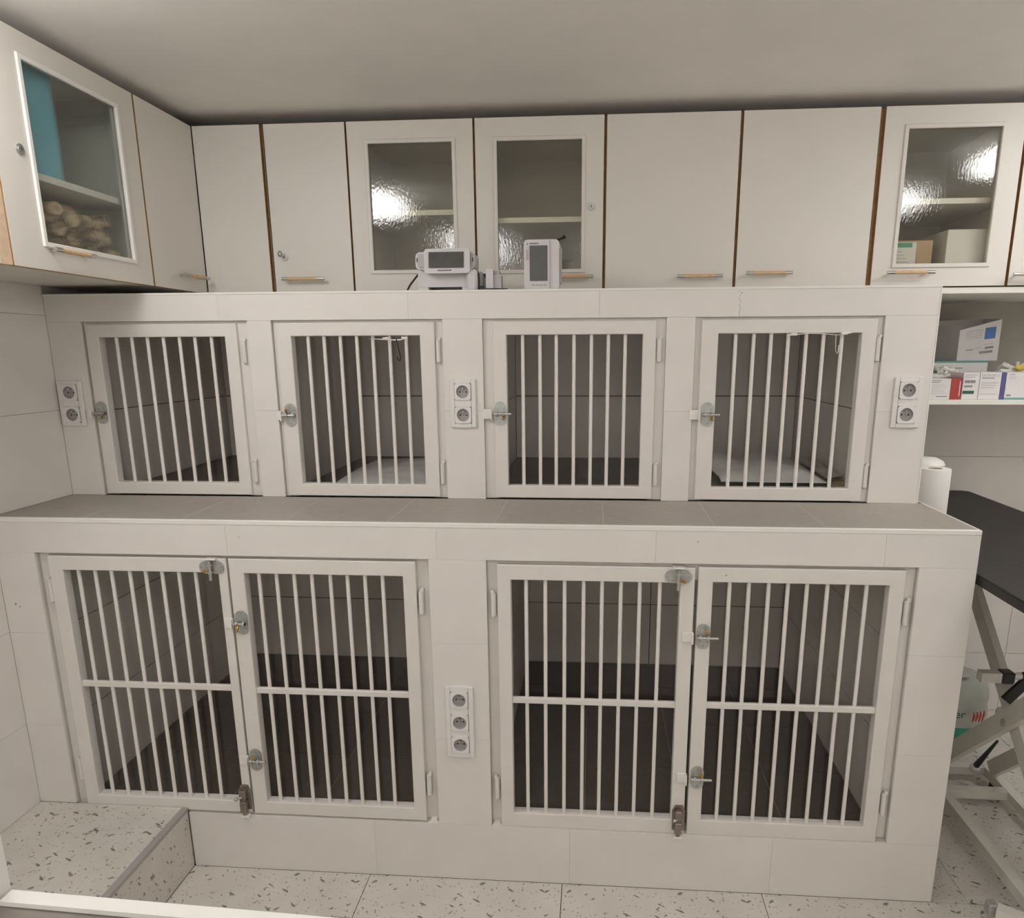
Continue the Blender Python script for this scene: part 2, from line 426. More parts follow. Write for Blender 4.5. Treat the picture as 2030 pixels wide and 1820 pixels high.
# ---------------------------------------------------------------- lower kennel bank (masonry)
low = empty('kennel_bank', (1.4, 0, 0), 'lower bank of two large white tiled kennels with four barred doors under the grey ledge', 'kennel')
OPL = [(.120, 1.281), (1.443, 2.602)]; ZO0, ZO1 = .192, 1.030
T = .008
core = MB()
core.box(0, XL - T, T, YB - .006, 0, CF - .012)                        # plinth
core.box(0, XL - T, T, YB - .006, ZO1 + .0, ZP - .012)                 # slab below the ledge
for x0, x1 in ((0, .120), (1.281, 1.443), (2.602, XL - T)):
    core.box(x0, x1, T, YB - .006, CF - .012, ZO1)
core.box(0, XL - T, CB + .006, YB - .006, CF - .012, ZO1)
core.build('masonry', 'grout', low)
front_x = lambda z: [1.079, 1.680, 2.278] if z < .19 else ([.703, 1.306, 1.908, 2.510] if z > 1.02 else [])
tiles(low, 'y', YL, T, [(XS + .003, XL, 0, .192), (0, XL, 1.030, ZP - .012)], front_x, [], 'tile')
tiles(low, 'y', YL, T, [(0, .120, ZS, 1.03), (1.281, 1.443, .192, 1.03), (2.602, XL, .192, 1.03)], [], [.478, .780], 'tile')
tiles(low, 'x+', XL, T, [(T, YB - .008, 0, ZP - .012)], [.6], [.193, .478, .78, 1.035], 'tile')
# ledge tiles and white edge profile
tiles(low, 'z', ZP, .012, [(0, XL - .004, .010, YU - .001)], [.27, .568, .868, 1.167, 1.466, 1.766, 2.066, 2.361], [], 'ledge', name='ledge_tile', gap=.0022, c=.0008)
MB().box(0, XL - .004, .010, YU, ZP - .0125, ZP - .0004).build('ledge_grout', 'ledge_grout', low)
MB().cbox(0, XL, -.0015, .0098, ZP - .0125, ZP + .0008, .0015).build('edge_profile', 'pvc', low)
MB().cbox(XL - .004, XL + .0005, .0100, YB - .008, ZP - .0115, ZP + .0006, .001).build('edge_profile', 'pvc', low)
# interiors
for k, (a, b) in enumerate(((.130, 1.262), (1.437, 2.580))):
    tiles(low, 'z', CF, .010, [(a, b, .04, CB)], [a + .46, a + .762] if k == 0 else [a + .285, a + .585, a + .885], [.34, .64, .94], 'cagefloor', name='floor_tile', gap=.002)
    MB().box(a - .012, b + .020, T, CB + .002, CF - .0125, CF - .0015).build('floor_grout', 'ledge_grout', low)
    tiles(low, 'y', CB, .006, [(a, b, CF, ZO1)], [.706] if k == 0 else [1.998], [.487, .79], 'tile_in', gap=.004)
    tiles(low, 'x+', a, .006, [(.045, CB, CF, ZO1)], [], [.483, .779], 'tile_in', gap=.003)
    tiles(low, 'x-', b, .006, [(.045, CB, CF, ZO1)], [.62], [.483, .779], 'tile_in', gap=.003)
    jb = MB()
    jb.box(a - .0035, a - .0045, .05, CB, CF, ZO1).box(b + .0035, b + .0045, .05, CB, CF, ZO1).box(a, b, CB + .0035, CB + .0045, CF, ZO1)
    jb.build('joint_sealant', 'grout_dark', low)
    MB().box(a - .01, b + .01, .045, CB, ZO1 - .006, ZO1 - .0005).build('cage_ceiling', 'tile_in', low)
# door surround frames standing back in the openings
def surround(parent, x0, x1, z0, z1, y, w=.018, d=.028, sill=True):
    o = MB().cbox(x0, x0 + w, y, y + d, z0, z1, .001).cbox(x1 - w, x1, y, y + d, z0, z1, .001).cbox(x0 + w, x1 - w, y, y + d, z1 - w, z1, .001)
    if sill: o.cbox(x0 + w, x1 - w, y, y + d, z0, z0 + .008, .001)
    o.build('door_surround', 'white_paint', parent)
for x0, x1 in OPL:
    surround(low, x0, x1, ZO0 + .0, ZO1, YL + .018, w=.052, d=.026)
    # sloping mortar fillets at the bottom corners
    if x0 > 1: MB().prism([(x0, ZO0), (x0 + .034, ZO0), (x0 + .022, ZO0 + .010), (x0 + .008, ZO0 + .010)], FY(.0015), .018).build('corner_fillet', 'pvc', low)
    else: MB().prism([(x1 - .034, ZO0), (x1, ZO0), (x1 - .008, ZO0 + .010), (x1 - .024, ZO0 + .010)], FY(.0015), .018).build('corner_fillet', 'pvc', low)

# ---------------------------------------------------------------- upper kennel bank
upb = empty('kennel_bank', (1.4, YU, ZP), 'upper bank of four smaller white tiled kennels standing on the grey ledge', 'kennel')
OPU = [(.113, .656), (.733, 1.271), (1.394, 1.949), (2.034, 2.580)]; UO1 = 1.690
core = MB()
core.box(0, XU - T, YU + T, YB - .006, UO1, ZT - .006)
xs = [0] + [v for o in OPU for v in o] + [XU - T]
for i in range(0, len(xs), 2): core.box(xs[i], xs[i + 1], YU + T, YB - .006, ZP, UO1)
core.box(0, XU - T, CB + .006, YB - .006, ZP, UO1)
core.build('masonry', 'grout', upb)
tiles(upb, 'y', YU, T, [(0, XU, UO1, ZT - .006)], [.57, 1.168, 1.749, 2.160], [], 'tile')
tiles(upb, 'y', YU, T, [(a, (XU if b > 2.7 else b), ZP, UO1) for a, b in zip(xs[0::2], xs[1::2])], [], [1.413], 'tile')
tiles(upb, 'x+', XU, T, [(YU + T, YB - .008, ZP, ZT - .006)], [.94], [1.413, 1.69], 'tile')
MB().cbox(0, XU + .0005, YU - .0015, YU + .009, ZT - .0065, ZT + .0005, .001).build('edge_profile', 'pvc', upb)
MB().cbox(XU - .008, XU + .001, YU + .0092, YB - .008, ZT - .0065, ZT + .0005, .001).build('edge_profile', 'pvc', upb)
MB().cbox(XU - .0028, XU + .0014, YU - .0012, YU + .004, ZP + .001, ZT - .007, .001).build('edge_profile', 'pvc', upb)
MB().box(0, XU - .008, YU + .009, YB - .008, ZT - .006, ZT).build('top_surface', 'tile', upb)
CU = [(.128, .640), (.724, 1.257), (1.403, 1.935), (2.045, 2.566)]
for k, (a, b) in enumerate(CU):
    tiles(upb, 'z', CFU, .012, [(a, b, YU + .03, CB)], [a + .27], [.66, .96], 'cagefloor', name='floor_tile', gap=.002)
    tiles(upb, 'y', CB, .006, [(a, b, CFU, UO1)], [], [1.409], 'tile_in', gap=.004)
    tiles(upb, 'x+', a, .006, [(YU + .045, CB, CFU, UO1)], [], [1.409], 'tile_in', gap=.003)
    tiles(upb, 'x-', b, .006, [(YU + .045, CB, CFU, UO1)], [], [1.409], 'tile_in', gap=.003)
    MB().box(a - .0035, a - .0045, YU + .05, CB, CFU, UO1).box(b + .0035, b + .0045, YU + .05, CB, CFU, UO1).box(a, b, CB + .0035, CB + .0045, CFU, UO1).build('joint_sealant', 'grout_dark', upb)
    MB().box(a - .01, b + .01, YU + .045, CB, UO1 - .006, UO1 - .0005).build('cage_ceiling', 'tile_in', upb)
    surround(upb, OPU[k][0], OPU[k][1], ZP + .0005, UO1, YU + .012, w=.044, d=.026, sill=False)
    MB().box(OPU[k][0] + .044, OPU[k][1] - .044, YU + .03, YU + .036, ZP + .0005, CFU).build('threshold', 'white_paint', upb)
# white splash panels with rounded lower corners on two back walls
a, b = CU[2]
MB().prism(rrect(a + .004, b - .004, CFU + .002, 1.404, .045, 6, (1, 1, 0, 0)), FY(CB - .004), .0035).build('back_panel', 'tile_in', upb)

# ---------------------------------------------------------------- barred doors
def barred_door(parent, x0, x1, z0, z1, ix0, ix1, iz0, iz1, bars, y, hinge_x, hinge_z, cross=None, d=.030, barr=.0056, acrylic=True):
    f = MB()
    # mitred square tube frame: stiles full height, rails between, slightly proud welds
    c = .0025
    rc = lambda a, b, e, g, yy: [(a, yy, e), (b, yy, e), (b, yy, g), (a, yy, g)]
    loops = [rc(x0 + c, x1 - c, z0 + c, z1 - c, y), rc(x0 + .0007, x1 - .0007, z0 + .0007, z1 - .0007, y + .0007), rc(x0, x1, z0, z1, y + c), rc(x0, x1, z0, z1, y + d), rc(ix0, ix1, iz0, iz1, y + d), rc(ix0, ix1, iz0, iz1, y + c),
             rc(ix0 - .0007, ix1 + .0007, iz0 - .0007, iz1 + .0007, y + .0007), rc(ix0 - c, ix1 + c, iz0 - c, iz1 + c, y)]
    f.add([v for l in loops for v in l], [(a * 4 + i, a * 4 + (i + 1) % 4, ((a + 1) % 8) * 4 + (i + 1) % 4, ((a + 1) % 8) * 4 + i) for a in range(8) for i in range(4)])
    door = f.build('cage_door', 'white_paint', parent, origin=((x0 + x1) / 2, y, z0))
    yb = y + d * .45
    for bx in bars:
        MB().cyl((bx, yb, iz0 - .002), (bx, yb, iz1 + .002), barr, n=12, cap=False).build('bar', 'bar', door, smooth=True, origin=(bx, yb, iz0))
    if cross:
        cb = MB().cbox(ix0 - .001, ix1 + .001, yb - .008, yb + .004, cross - .009, cross + .009, .0015)
        cb.build('crossbar', 'white_paint', door)
    for hz in hinge_z:
        h = MB().cyl((hinge_x, y + .008, hz - .033), (hinge_x, y + .008, hz - .001), .0075, n=14)
        h.cyl((hinge_x, y + .008, hz + .001), (hinge_x, y + .008, hz + .033), .0075, n=14)
        h.cyl((hinge_x, y + .008, hz - .036), (hinge_x, y + .008, hz + .036), .0045, n=10)
        s = 1 if hinge_x > (x0 + x1) / 2 else -1
        h.sphere((hinge_x, y + .008, hz), .0074, 10)
        h.cyl((hinge_x + s * .004, y + .004, hz + .038), (hinge_x + s * .004, y + .016, hz + .038), .0055, n=10)
        h.build('hinge', 'white_paint', door, smooth=True)
    if acrylic:
        MB().box(ix0 - .006, ix1 + .006, y + d + .0005, y + d + .0035, iz0 - .006, iz1 + .006).build('clear_panel', 'acrylic', door)
    return door

def latch(door, cx, cz, y, horiz=True, keeper=None, bolt=(-.018, .036), key=(.012, -.02), keep_side=-1):
    """oval zinc latch plate with round bolt; horiz: plate stands tall, bolt lies sideways"""
    a, b = (.0185, .0365)
    def P(u, v, w):   # u along the bolt, v across, w out towards the room
        return (cx + u, y - w, cz + v) if horiz else (cx + v, y - w, cz - u)
    pl = MB()
    n = 28
    ou = []
    for i in range(n):
        t = 2 * PI * i / n
        u = a * math.cos(t); v = (b - a) * (1 if math.sin(t) >= 0 else -1) + a * math.sin(t)
        ou.append((u, v))
    vs = [P(u, v, .0002) for u, v in ou] + [P(u, v, .0026) for u, v in ou]
    pl.add(vs, [tuple(range(n)), tuple(range(n, 2 * n))] + [(i, (i + 1) % n, n + (i + 1) % n, n + i) for i in range(n)], 0)
    for (u, v) in ((0, .028), (0, -.028), (-.011, .014), (.011, .014), (-.011, -.016), (.011, -.016)):
        pl.cyl(P(u, v, .002), P(u, v, .0042), .0028, n=8, m=0)
        pl.cyl(P(u, v, .0041), P(u, v, .0044), .0011, n=6, m=1)
    # folded saddle that carries the bolt
    for u0 in (-.012, .009):
        pl.cyl(P(u0, -.001, .011), P(u0 + .005, -.001, .011), .0080, n=14)
    pl.build('latch_plate', ['zinc', 'black'], door)
    MB().tube([P(bolt[0], -.001, .011), P(bolt[1], -.001, .011)], .0042, n=12).build('latch_bolt', 'chrome', door, smooth=True)
    k = MB().cyl(P(key[0], key[1] * .2, .011), P(key[0], key[1] * .55, .020), .0028, n=8).sphere(P(key[0], key[1] * .75, .021), .0048, 10)
    k.build('latch_pin', 'brass', door, smooth=True)
    if keeper:
        kp = MB()
        if horiz:
            kx0, kx1 = keeper
            kp.cbox(kx0, kx1, y - .004, y, cz - .017, cz + .013, .001)
            kp.cbox(kx1 - .004, kx1, y - .017, y - .004, cz - .019, cz + .013, .001)
            kp.cyl((kx0 + .008, y - .0042, cz), (kx0 + .008, y - .0055, cz), .003, n=8)
            kp.build('keeper', 'pvc', door)
        else:
            kp.cbox(cx - .017, cx + .017, y - .014, y + .016, cz + .024, cz + .028, .001)
            kp.cyl((cx, y - .004, cz + .0282), (cx, y - .004, cz + .0288), .004, n=10)
            kp.build('keeper', 'sock', door)

doorsU = [
    (.123, .620, .165, .580, [.216, .267, .319, .372, .425, .476, .530], .636),
    (.746, 1.246, .794, 1.200, [.843, .894, .946, .998, 1.049, 1.102, 1.154], 1.255),
    (1.426, 1.919, 1.467, 1.880, [1.516, 1.569, 1.619, 1.673, 1.726, 1.777, 1.828], 1.930),
    (2.053, 2.560, 2.103, 2.518, [2.156, 2.209, 2.260, 2.310, 2.362, 2.412, 2.465], 2.569)]
DU = []
for (x0, x1, i0, i1, bars, hx) in doorsU:
    DU.append(barred_door(upb, x0, x1, 1.1375, 1.682, i0, i1, 1.177, 1.642, bars, YU + .0005, hx, (1.595, 1.214)))
latch(DU[0], .143, 1.405, YU, keeper=(.098, .117), bolt=(-.026, .018))
latch(DU[1], .773, 1.399, YU, keeper=(.727, .748), bolt=(-.026, .018), key=(-.006, .022))
latch(DU[2], 1.445, 1.405, YU, keeper=(1.392, 1.420), bolt=(-.018, .036))
latch(DU[3], 2.081, 1.404, YU, keeper=(2.026, 2.058), bolt=(-.018, .036))

DL = []
bl = [.237, .288, .338, .394, .442, .492, .543, .593]
DL.append(barred_door(low, .156, .6945, .200, 1.021, .198, .668, .240, .978, bl, YL + .0008, .147, (.912, .325), cross=.616, acrylic=True))
DL.append(barred_door(low, .7005, 1.243, .198, 1.021, .744, 1.2055, .240, .978, [.782, .834, .886, .938, .992, 1.042, 1.093, 1.144], YL + .0008, 1.254, (.900, .318), cross=.611))
DL.append(barred_door(low, 1.473, 2.017, .192, 1.018, 1.511, 1.978, .239, .974, [1.553, 1.607, 1.661, 1.714, 1.765, 1.817, 1.869, 1.924], YL + .0008, 1.461, (.898, .317), cross=.606))
DL.append(barred_door(low, 2.026, 2.571, .192, 1.020, 2.066, 2.532, .240, .978, [2.113, 2.165, 2.218, 2.269, 2.320, 2.374, 2.427, 2.477], YL + .0008, 2.584, (.899, .315), cross=.608))
latch(DL[0], .652, .995, YL, horiz=False, keeper=True, bolt=(-.022, .036), key=(.006, -.020))
latch(DL[2], 1.972, .993, YL, horiz=False, keeper=True, bolt=(-.022, .036), key=(.008, .020))
latch(DL[1], .724, .829, YL, keeper=(.672, .700), bolt=(-.026, .014), key=(-.006, -.024))
latch(DL[1], .724, .386, YL, keeper=(.674, .702), bolt=(-.026, .034), key=(.002, .022))
latch(DL[3], 2.046, .821, YL, keeper=(1.988, 2.018), bolt=(-.018, .040), key=(.010, .024))
latch(DL[3], 2.049, .383, YL, keeper=(1.990, 2.018), bolt=(-.018, .040), key=(.010, .024))
def foot_bolt(door, cx, cz, open_face):
    y = YL
    b = MB().prism([(cx - .018, cz - .043), (cx + .018, cz - .043), (cx + .019, cz + .022), (cx + .012, cz + .040), (cx - .010, cz + .040), (cx - .019, cz + .022)], FY(y - .003), .003)
    for dx, dz in ((-.014, -.036), (.013, .022), (-.013, .026)):
        b.cyl((cx + dx, y - .003, cz + dz), (cx + dx, y - .0055, cz + dz), .003, n=8)
    b.build('bolt_plate', 'oldsteel', door)
    g = MB().cbox(cx - .011, cx + .009, y - .020, y - .003, cz - .046, cz - .010, .002).cbox(cx - .011, cx + .009, y - .020, y - .003, cz - .004, cz + .028, .002)
    g.cyl((cx - .001, y - .011, cz - .056), (cx - .001, y - .011, cz + .030), .0062, n=12)
    g.build('bolt_housing', 'oldsteel', door)
    MB().cyl((cx - .004, y - .018, cz + .006), (cx - .014, y - .030, cz + .008), .004, n=10).sphere((cx - .014, y - .031, cz + .008), .0055).build('bolt_knob', 'chrome' if open_face else 'zinc', door, smooth=True)
    MB().cbox(cx - .012, cx + .013, y - .016, y - .0005, cz - .066, cz - .058, .001).build('bolt_socket', 'pvc', door)
foot_bolt(DL[0], .677, .258, False)
foot_bolt(DL[2], 2.000, .250, True)

# ---------------------------------------------------------------- sockets
def well_plate(mb, cx, cz, h, r, y0, y1, depth, n=32):
    """square insert with a round well, holes and side walls"""
    sq, ci, cb, bo = [], [], [], []
    for i in range(n):
        t = 2 * PI * (i + .5) / n; c, s = math.cos(t), math.sin(t); k = h / max(abs(c), abs(s))
        sq.append((cx + c * k, y0, cz + s * k)); ci.append((cx + c * r, y0, cz + s * r))
        cb.append((cx + c * r * .93, y0 + depth, cz + s * r * .93)); bo.append((cx + c * k, y1, cz + s * k))
    q = lambda a, b: [(i, (i + 1) % n, n + (i + 1) % n, n + i) for i in range(n)]
    mb.add(sq + ci, q(0, 0), 0); mb.add(bo + sq, q(0, 0), 0); mb.add(ci + cb, q(0, 0), 1)
    mb.add(cb, [tuple(range(n))], 1)
    for dx in (-.0095, .0095):
        mb.cyl((cx + dx, y0 + depth - .0002, cz - .001), (cx + dx, y0 + depth - .0006, cz - .001), .0026, n=10, m=2)
def socket(cx, z0, z1, n, y, label, group):
    t = empty('power_socket', (cx, y, (z0 + z1) / 2), label, 'socket', group)
    yo = y - .0008
    f = MB(); hh = .0258; mid = (z0 + z1) / 2
    zc = [mid + ((n - 1) / 2 - k) * .0715 for k in range(n)]
    f.cbox(cx - .0405, cx - hh, yo - .008, yo, z0, z1, .0015).cbox(cx + hh, cx + .0405, yo - .008, yo, z0, z1, .0015)
    zz = [z1] + [v for c in zc for v in (c + hh, c - hh)] + [z0]
    for k in range(0, len(zz), 2): f.box(cx - hh, cx + hh, yo - .008, yo, zz[k + 1], zz[k])
    f.build('cover_frame', 'sock', t)
    for k in range(n):
        cz = (z0 + z1) / 2 + ((n - 1) / 2 - k) * .0715
        o = MB(); well_plate(o, cx, cz, .0255, .0195, yo - .0115, yo - .0078, .0105)
        ins = o.build('outlet', ['sock', 'sock_in', 'black'], t)
        MB().cyl((cx, yo - .001, cz + .010), (cx, yo - .010, cz + .010), .0024, n=10).build('earth_pin', 'chrome', ins, smooth=True)
        MB().cyl((cx, yo - .001, cz - .001), (cx, yo - .0016, cz - .001), .0022, n=10).build('screw', 'oldsteel', ins)
    return t
socket(.048, 1.363, 1.506, 2, YU, 'white double socket left of the first upper kennel, by the left wall', 'double sockets between the upper kennels')
socket(1.330, 1.362, 1.511, 2, YU, 'white double socket between the second and third upper kennels', 'double sockets between the upper kennels')
socket(2.663, 1.366, 1.515, 2, YU, 'white double socket beside the fourth upper kennel, nearest the open shelf', 'double sockets between the upper kennels')
socket(1.357, .425, .650, 3, YL, 'white triple socket on the pillar between the two lower kennels', None)

# ---------------------------------------------------------------- wall cabinets
def handle(parent, p, axis, out):
    """slim bar handle: pale wood grip, metal ends on two posts. p: middle of bar, axis: unit vec, out: outward unit vec"""
    p, ax, ou = Vector(p), Vector(axis), Vector(out)
    h = MB().tube([p - ax * .052, p + ax * .052], .0062, n=10, m=0)
    for s in (-1, 1):
        h.tube([p + ax * s * .050, p + ax * s * .076], .0058, n=10, m=1)
        h.tube([p + ax * s * .058, p + ax * s * .058 - ou * .0285], .0035, n=8, m=1)
    h.build('handle', ['wood', 'chrome'], parent, smooth=True)
def lock(parent, p, out, key=False):
    p, ou = Vector(p), Vector(out)
    l = MB().cyl(p, p + ou * .004, .0125, n=18).cyl(p + ou * .004, p + ou * .006, .009, n=16)
    l.cyl(p + ou * .0061 + Vector((0, 0, -.004)), p + ou * .0062 + Vector((0, 0, .004)), .0012, n=6, m=1)
    l.build('lock', ['zinc', 'black'], parent, smooth=True)
    if key:
        q = p + ou * .022
        MB().tube([p + ou * .006, q], .0025, n=8).tube([q + Vector((.006 * math.cos(t) - .007, -.002, .008 + .008 * math.sin(t))) for t in [2 * PI * i / 12 for i in range(13)]], .0026, n=6).build('key', 'oldsteel', parent, smooth=True)
EDGE = ('edge',)
def slab(mb, x0, x1, z0, z1, y, t=.018):
    mb.box(x0, x1, y, y + t, z0, z1, 0, side=(1, (2, 4)))
def frame_door(parent, x0, x1, z0, z1, gx0, gx1, gz0, gz1, y, gl, t=.018):
    o = MB()
    for (a, b, c, d) in ((x0, gx0, z0, z1), (gx1, x1, z0, z1), (gx0, gx1, gz1, z1), (gx0, gx1, z0, gz0)):
        o.box(a, b, y, y + t, c, d, 0, side=(0, (2, 4)))
    o.box(x0 - .0006, x0, y + .0005, y + t, z0, z1, 1).box(x1, x1 + .0006, y + .0005, y + t, z0, z1, 1)
    o.box(x0, x1, y + .0005, y + t, z1, z1 + .0006, 1).box(x0, x1, y + .0005, y + t, z0 - .0006, z0, 1)
    door = o.build('door', ['cab', 'edge'], parent)
    w = .010
    b = MB()
    for (a, bb, c, d) in ((gx0 - w, gx0 + .003, gz0 - w, gz1 + w), (gx1 - .003, gx1 + w, gz0 - w, gz1 + w), (gx0, gx1, gz1 - .003, gz1 + w), (gx0, gx1, gz0 - w, gz0 + .003)):
        b.cbox(a, bb, y - .005, y + .004, c, d, .0018)
    b.build('glazing_bead', 'cab', door)
    MB().box(gx0, gx1, y + .006, y + .010, gz0, gz1).build('glass_pane', gl, door)
    return door
def carcass(parent, x0, x1, z0, z1, y0, y1, mids=(), shelves=(), t=.016):
    o = MB()
    o.box(x0, x0 + t, y0, y1, z0, z1, 1, side=(0, (0, 1, 3, 4, 5))).box(x1 - t, x1, y0, y1, z0, z1, 1, side=(0, (0, 1, 3, 4, 5)))
    o.box(x0 + t, x1 - t, y0, y1, z0, z0 + t, 1, side=(0, (0, 1, 3, 4, 5))).box(x0 + t, x1 - t, y0, y1, z1 - t, z1, 1, side=(0, (0, 1, 3, 4, 5)))
    for mx in mids: o.box(mx - t / 2, mx + t / 2, y0, y1, z0 + t, z1 - t, 1, side=(0, (0, 1, 3, 4, 5)))
    o.box(x0 + t, x1 - t, y1 - .008, y1, z0 + t, z1 - t, 1)
    c = o.build('body', ['edge', 'cab'], parent)
    for (a, b, z) in shelves:
        MB().box(a, b, y0 + .022, y1 - .01, z - .008, z + .009).build('shelf', 'shelfboard', parent)
    return c
Z0, Z1, G = ZCB, ZCT, .0035
yb, yd = YC + .019, YC
YCB = YC + .34                     # cabinets are 0.34 m deep, hung on a batten wall
def cab(name_label, x0, x1, mids=(), shelves=()):
    t = empty('overhead_cabinet', ((x0 + x1) / 2, YC, Z0), name_label, 'cabinet', 'wall cabinets above the kennels')
    carcass(t, x0, x1, Z0, Z1, yb, YB - .002, mids, shelves)
    return t
c1 = cab('plain white wall cabinet without a handle in the corner, above the first upper kennel', .348, .588)
o = MB(); slab(o, .3475, .585, Z0, Z1, yd); o.build('door', ['cab', 'edge'], c1)
c2 = cab('white wall cabinet with a key in its lock, above the second upper kennel', .591, .885)
o = MB(); slab(o, .600, .882, Z0, Z1, yd); d = o.build('door', ['cab', 'edge'], c2)
handle(d, (.711, yd - .029, 1.845), (1, 0, 0), (0, -1, 0)); lock(d, (.640, yd, 1.921), (0, -1, 0), key=True)
c3 = cab('white wall cabinet with two glazed doors, behind the two monitors', .886, 1.762, (1.323,), ((.902, 1.315, 2.066), (1.331, 1.746, 2.036)))
frame_door(c3, .889, 1.319, Z0, Z1, .957, 1.250, 1.870, 2.283, yd, 'glass')
d = frame_door(c3, 1.327, 1.758, Z0, Z1, 1.397, 1.688, 1.866, 2.281, yd, 'glass')
handle(d, (1.652, yd - .029, 1.842), (1, 0, 0), (0, -1, 0)); lock(d, (1.718, yd, 2.069), (0, -1, 0))
c4 = cab('wide white wall cabinet with two plain doors, above the third and fourth upper kennels', 1.763, 2.643, (2.205,))
o = MB(); slab(o, 1.768, 2.200, Z0, Z1, yd); d = o.build('door', ['cab', 'edge'], c4); handle(d, (2.086, yd - .029, 1.839), (1, 0, 0), (0, -1, 0))
o = MB(); slab(o, 2.210, 2.640, Z0, Z1, yd); d = o.build('door', ['cab', 'edge'], c4); handle(d, (2.315, yd - .029, 1.846), (1, 0, 0), (0, -1, 0))
c5 = cab('white wall cabinet with a glazed door showing cartons, over the open shelf', 2.6435, 3.54, (3.094,), ((2.67, 3.086, 2.072),))
d = frame_door(c5, 2.657, 3.089, Z0, Z1, 2.729, 3.023, 1.869, 2.286, yd, 'glass')
handle(d, (2.774, yd - .029, 1.842), (1, 0, 0), (0, -1, 0))
o = MB(); slab(o, 3.099, 3.53, Z0, Z1, yd); d = o.build('door', ['cab', 'edge'], c5); handle(d, (3.175, yd - .029, 1.832), (1, 0, 0), (0, -1, 0))
# left cabinets, turned to face +X
def turn(o_list):
    pass
lc = empty('overhead_cabinet', (.17, .1, Z0), 'white wall cabinet on the left wall with a blue binder behind its glazed door', 'cabinet', 'wall cabinets on the left wall')
XC = .344
o = MB()   # carcass
t_ = .016
o.box(.003, XC - .019, -.1735, YC - .004, Z0, Z0 + t_, 1).box(.003, XC - .019, -.1735, YC - .004, Z1 - t_, Z1, 1)
for yy in (-.1735, .384, YC - .02): o.box(.003, XC - .019, yy, yy + t_, Z0 + t_, Z1 - t_, 1, side=(0, (0, 1, 2, 4, 5)))
o.box(.003, .011, -.157, YC - .02, Z0 + t_, Z1 - t_, 1)
o.build('body', ['edge', 'cab'], lc)
MB().box(.012, XC - .025, -.157, .383, 2.024, 2.041).build('shelf', 'shelfboard', lc)
def frame_door_x(parent, y0, y1, z0, z1, gy0, gy1, gz0, gz1, x, gl, t=.018):
    o = MB()
    for (a, b, c, d) in ((y0, gy0, z0, z1), (gy1, y1, z0, z1), (gy0, gy1, gz1, z1), (gy0, gy1, z0, gz0)):
        o.box(x - t, x, a, b, c, d, 0)
    o.box(x - t, x - .0005, y0 - .0006, y0, z0, z1, 1).box(x - t, x - .0005, y1, y1 + .0006, z0, z1, 1)
    o.box(x - t, x - .0005, y0, y1, z0 - .0006, z0, 1)
    door = o.build('door', ['cab', 'edge'], parent)
    w = .010; b = MB()
    for (a, bb, c, d) in ((gy0 - w, gy0 + .003, gz0 - w, gz1 + w), (gy1 - .003, gy1 + w, gz0 - w, gz1 + w), (gy0, gy1, gz1 - .003, gz1 + w), (gy0, gy1, gz0 - w, gz0 + .003)):
        b.cbox(x - .004, x + .005, a, bb, c, d, .0018)
    b.build('glazing_bead', 'pvc', door)
    MB().box(x - .010, x - .006, gy0, gy1, gz0, gz1).build('glass_pane', gl, door)
    return door
d = frame_door_x(lc, -.172, .386, Z0, Z1, -.058, .300, 1.866, 2.288, XC, 'glass_left')
handle(d, (XC + .029, .010, 1.850), (0, 1, 0), (1, 0, 0)); lock(d, (XC, -.100, 2.074), (1, 0, 0))
o = MB().box(XC - .018, XC,   .394, .7075, Z0, Z1, 0, side=(1, (3, 5))); d = o.build('door', ['cab', 'edge'], lc)
handle(d, (XC + .029, .598, 1.848), (0, 1, 0), (1, 0, 0))
lc2 = empty('overhead_cabinet', (.17, -.5, Z0), 'white wall cabinet with a pale wood edge, nearest the camera on the left wall', 'cabinet', 'wall cabinets on the left wall')
o = MB().box(.003, XC - .019, -.80, -.1905, Z0, Z0 + t_, 1).box(.003, XC - .019, -.80, -.1905, Z1 - t_, Z1, 1)
for yy in (-.80, -.2065): o.box(.003, XC - .019, yy, yy + t_, Z0 + t_, Z1 - t_, 1)
o.box(.003, .011, -.784, -.2065, Z0 + t_, Z1 - t_, 1)
o.build('body', ['edge', 'cab'], lc2)
MB().box(XC - .018, XC, -.79, -.212, Z0, Z1, 0).build('door', ['cab', 'edge'], lc2)
MB().box(XC - .019, XC - .001, -.2115, -.176, Z0, Z1).build('side_panel', 'wood_edge', lc2)

# open shelf unit to the right of the upper bank
sh = empty('open_shelf', (3.2, .8, 1.40), 'white open shelf with cartons, right of the upper kennels', 'shelf')
MB().cbox(XU + .004, 3.9, .78, YB - .008, 1.402, 1.419, .001).build('shelf_board', 'shelfboard', sh)
MB().cbox(XU + .004, 3.9, .715, YB - .008, 1.776, 1.796, .001).build('top_board', 'shelfboard', sh)
MB().box(3.88, 3.9, .78, YB - .008, 1.419, 1.776).build('side_board', 'shelfboard', sh)

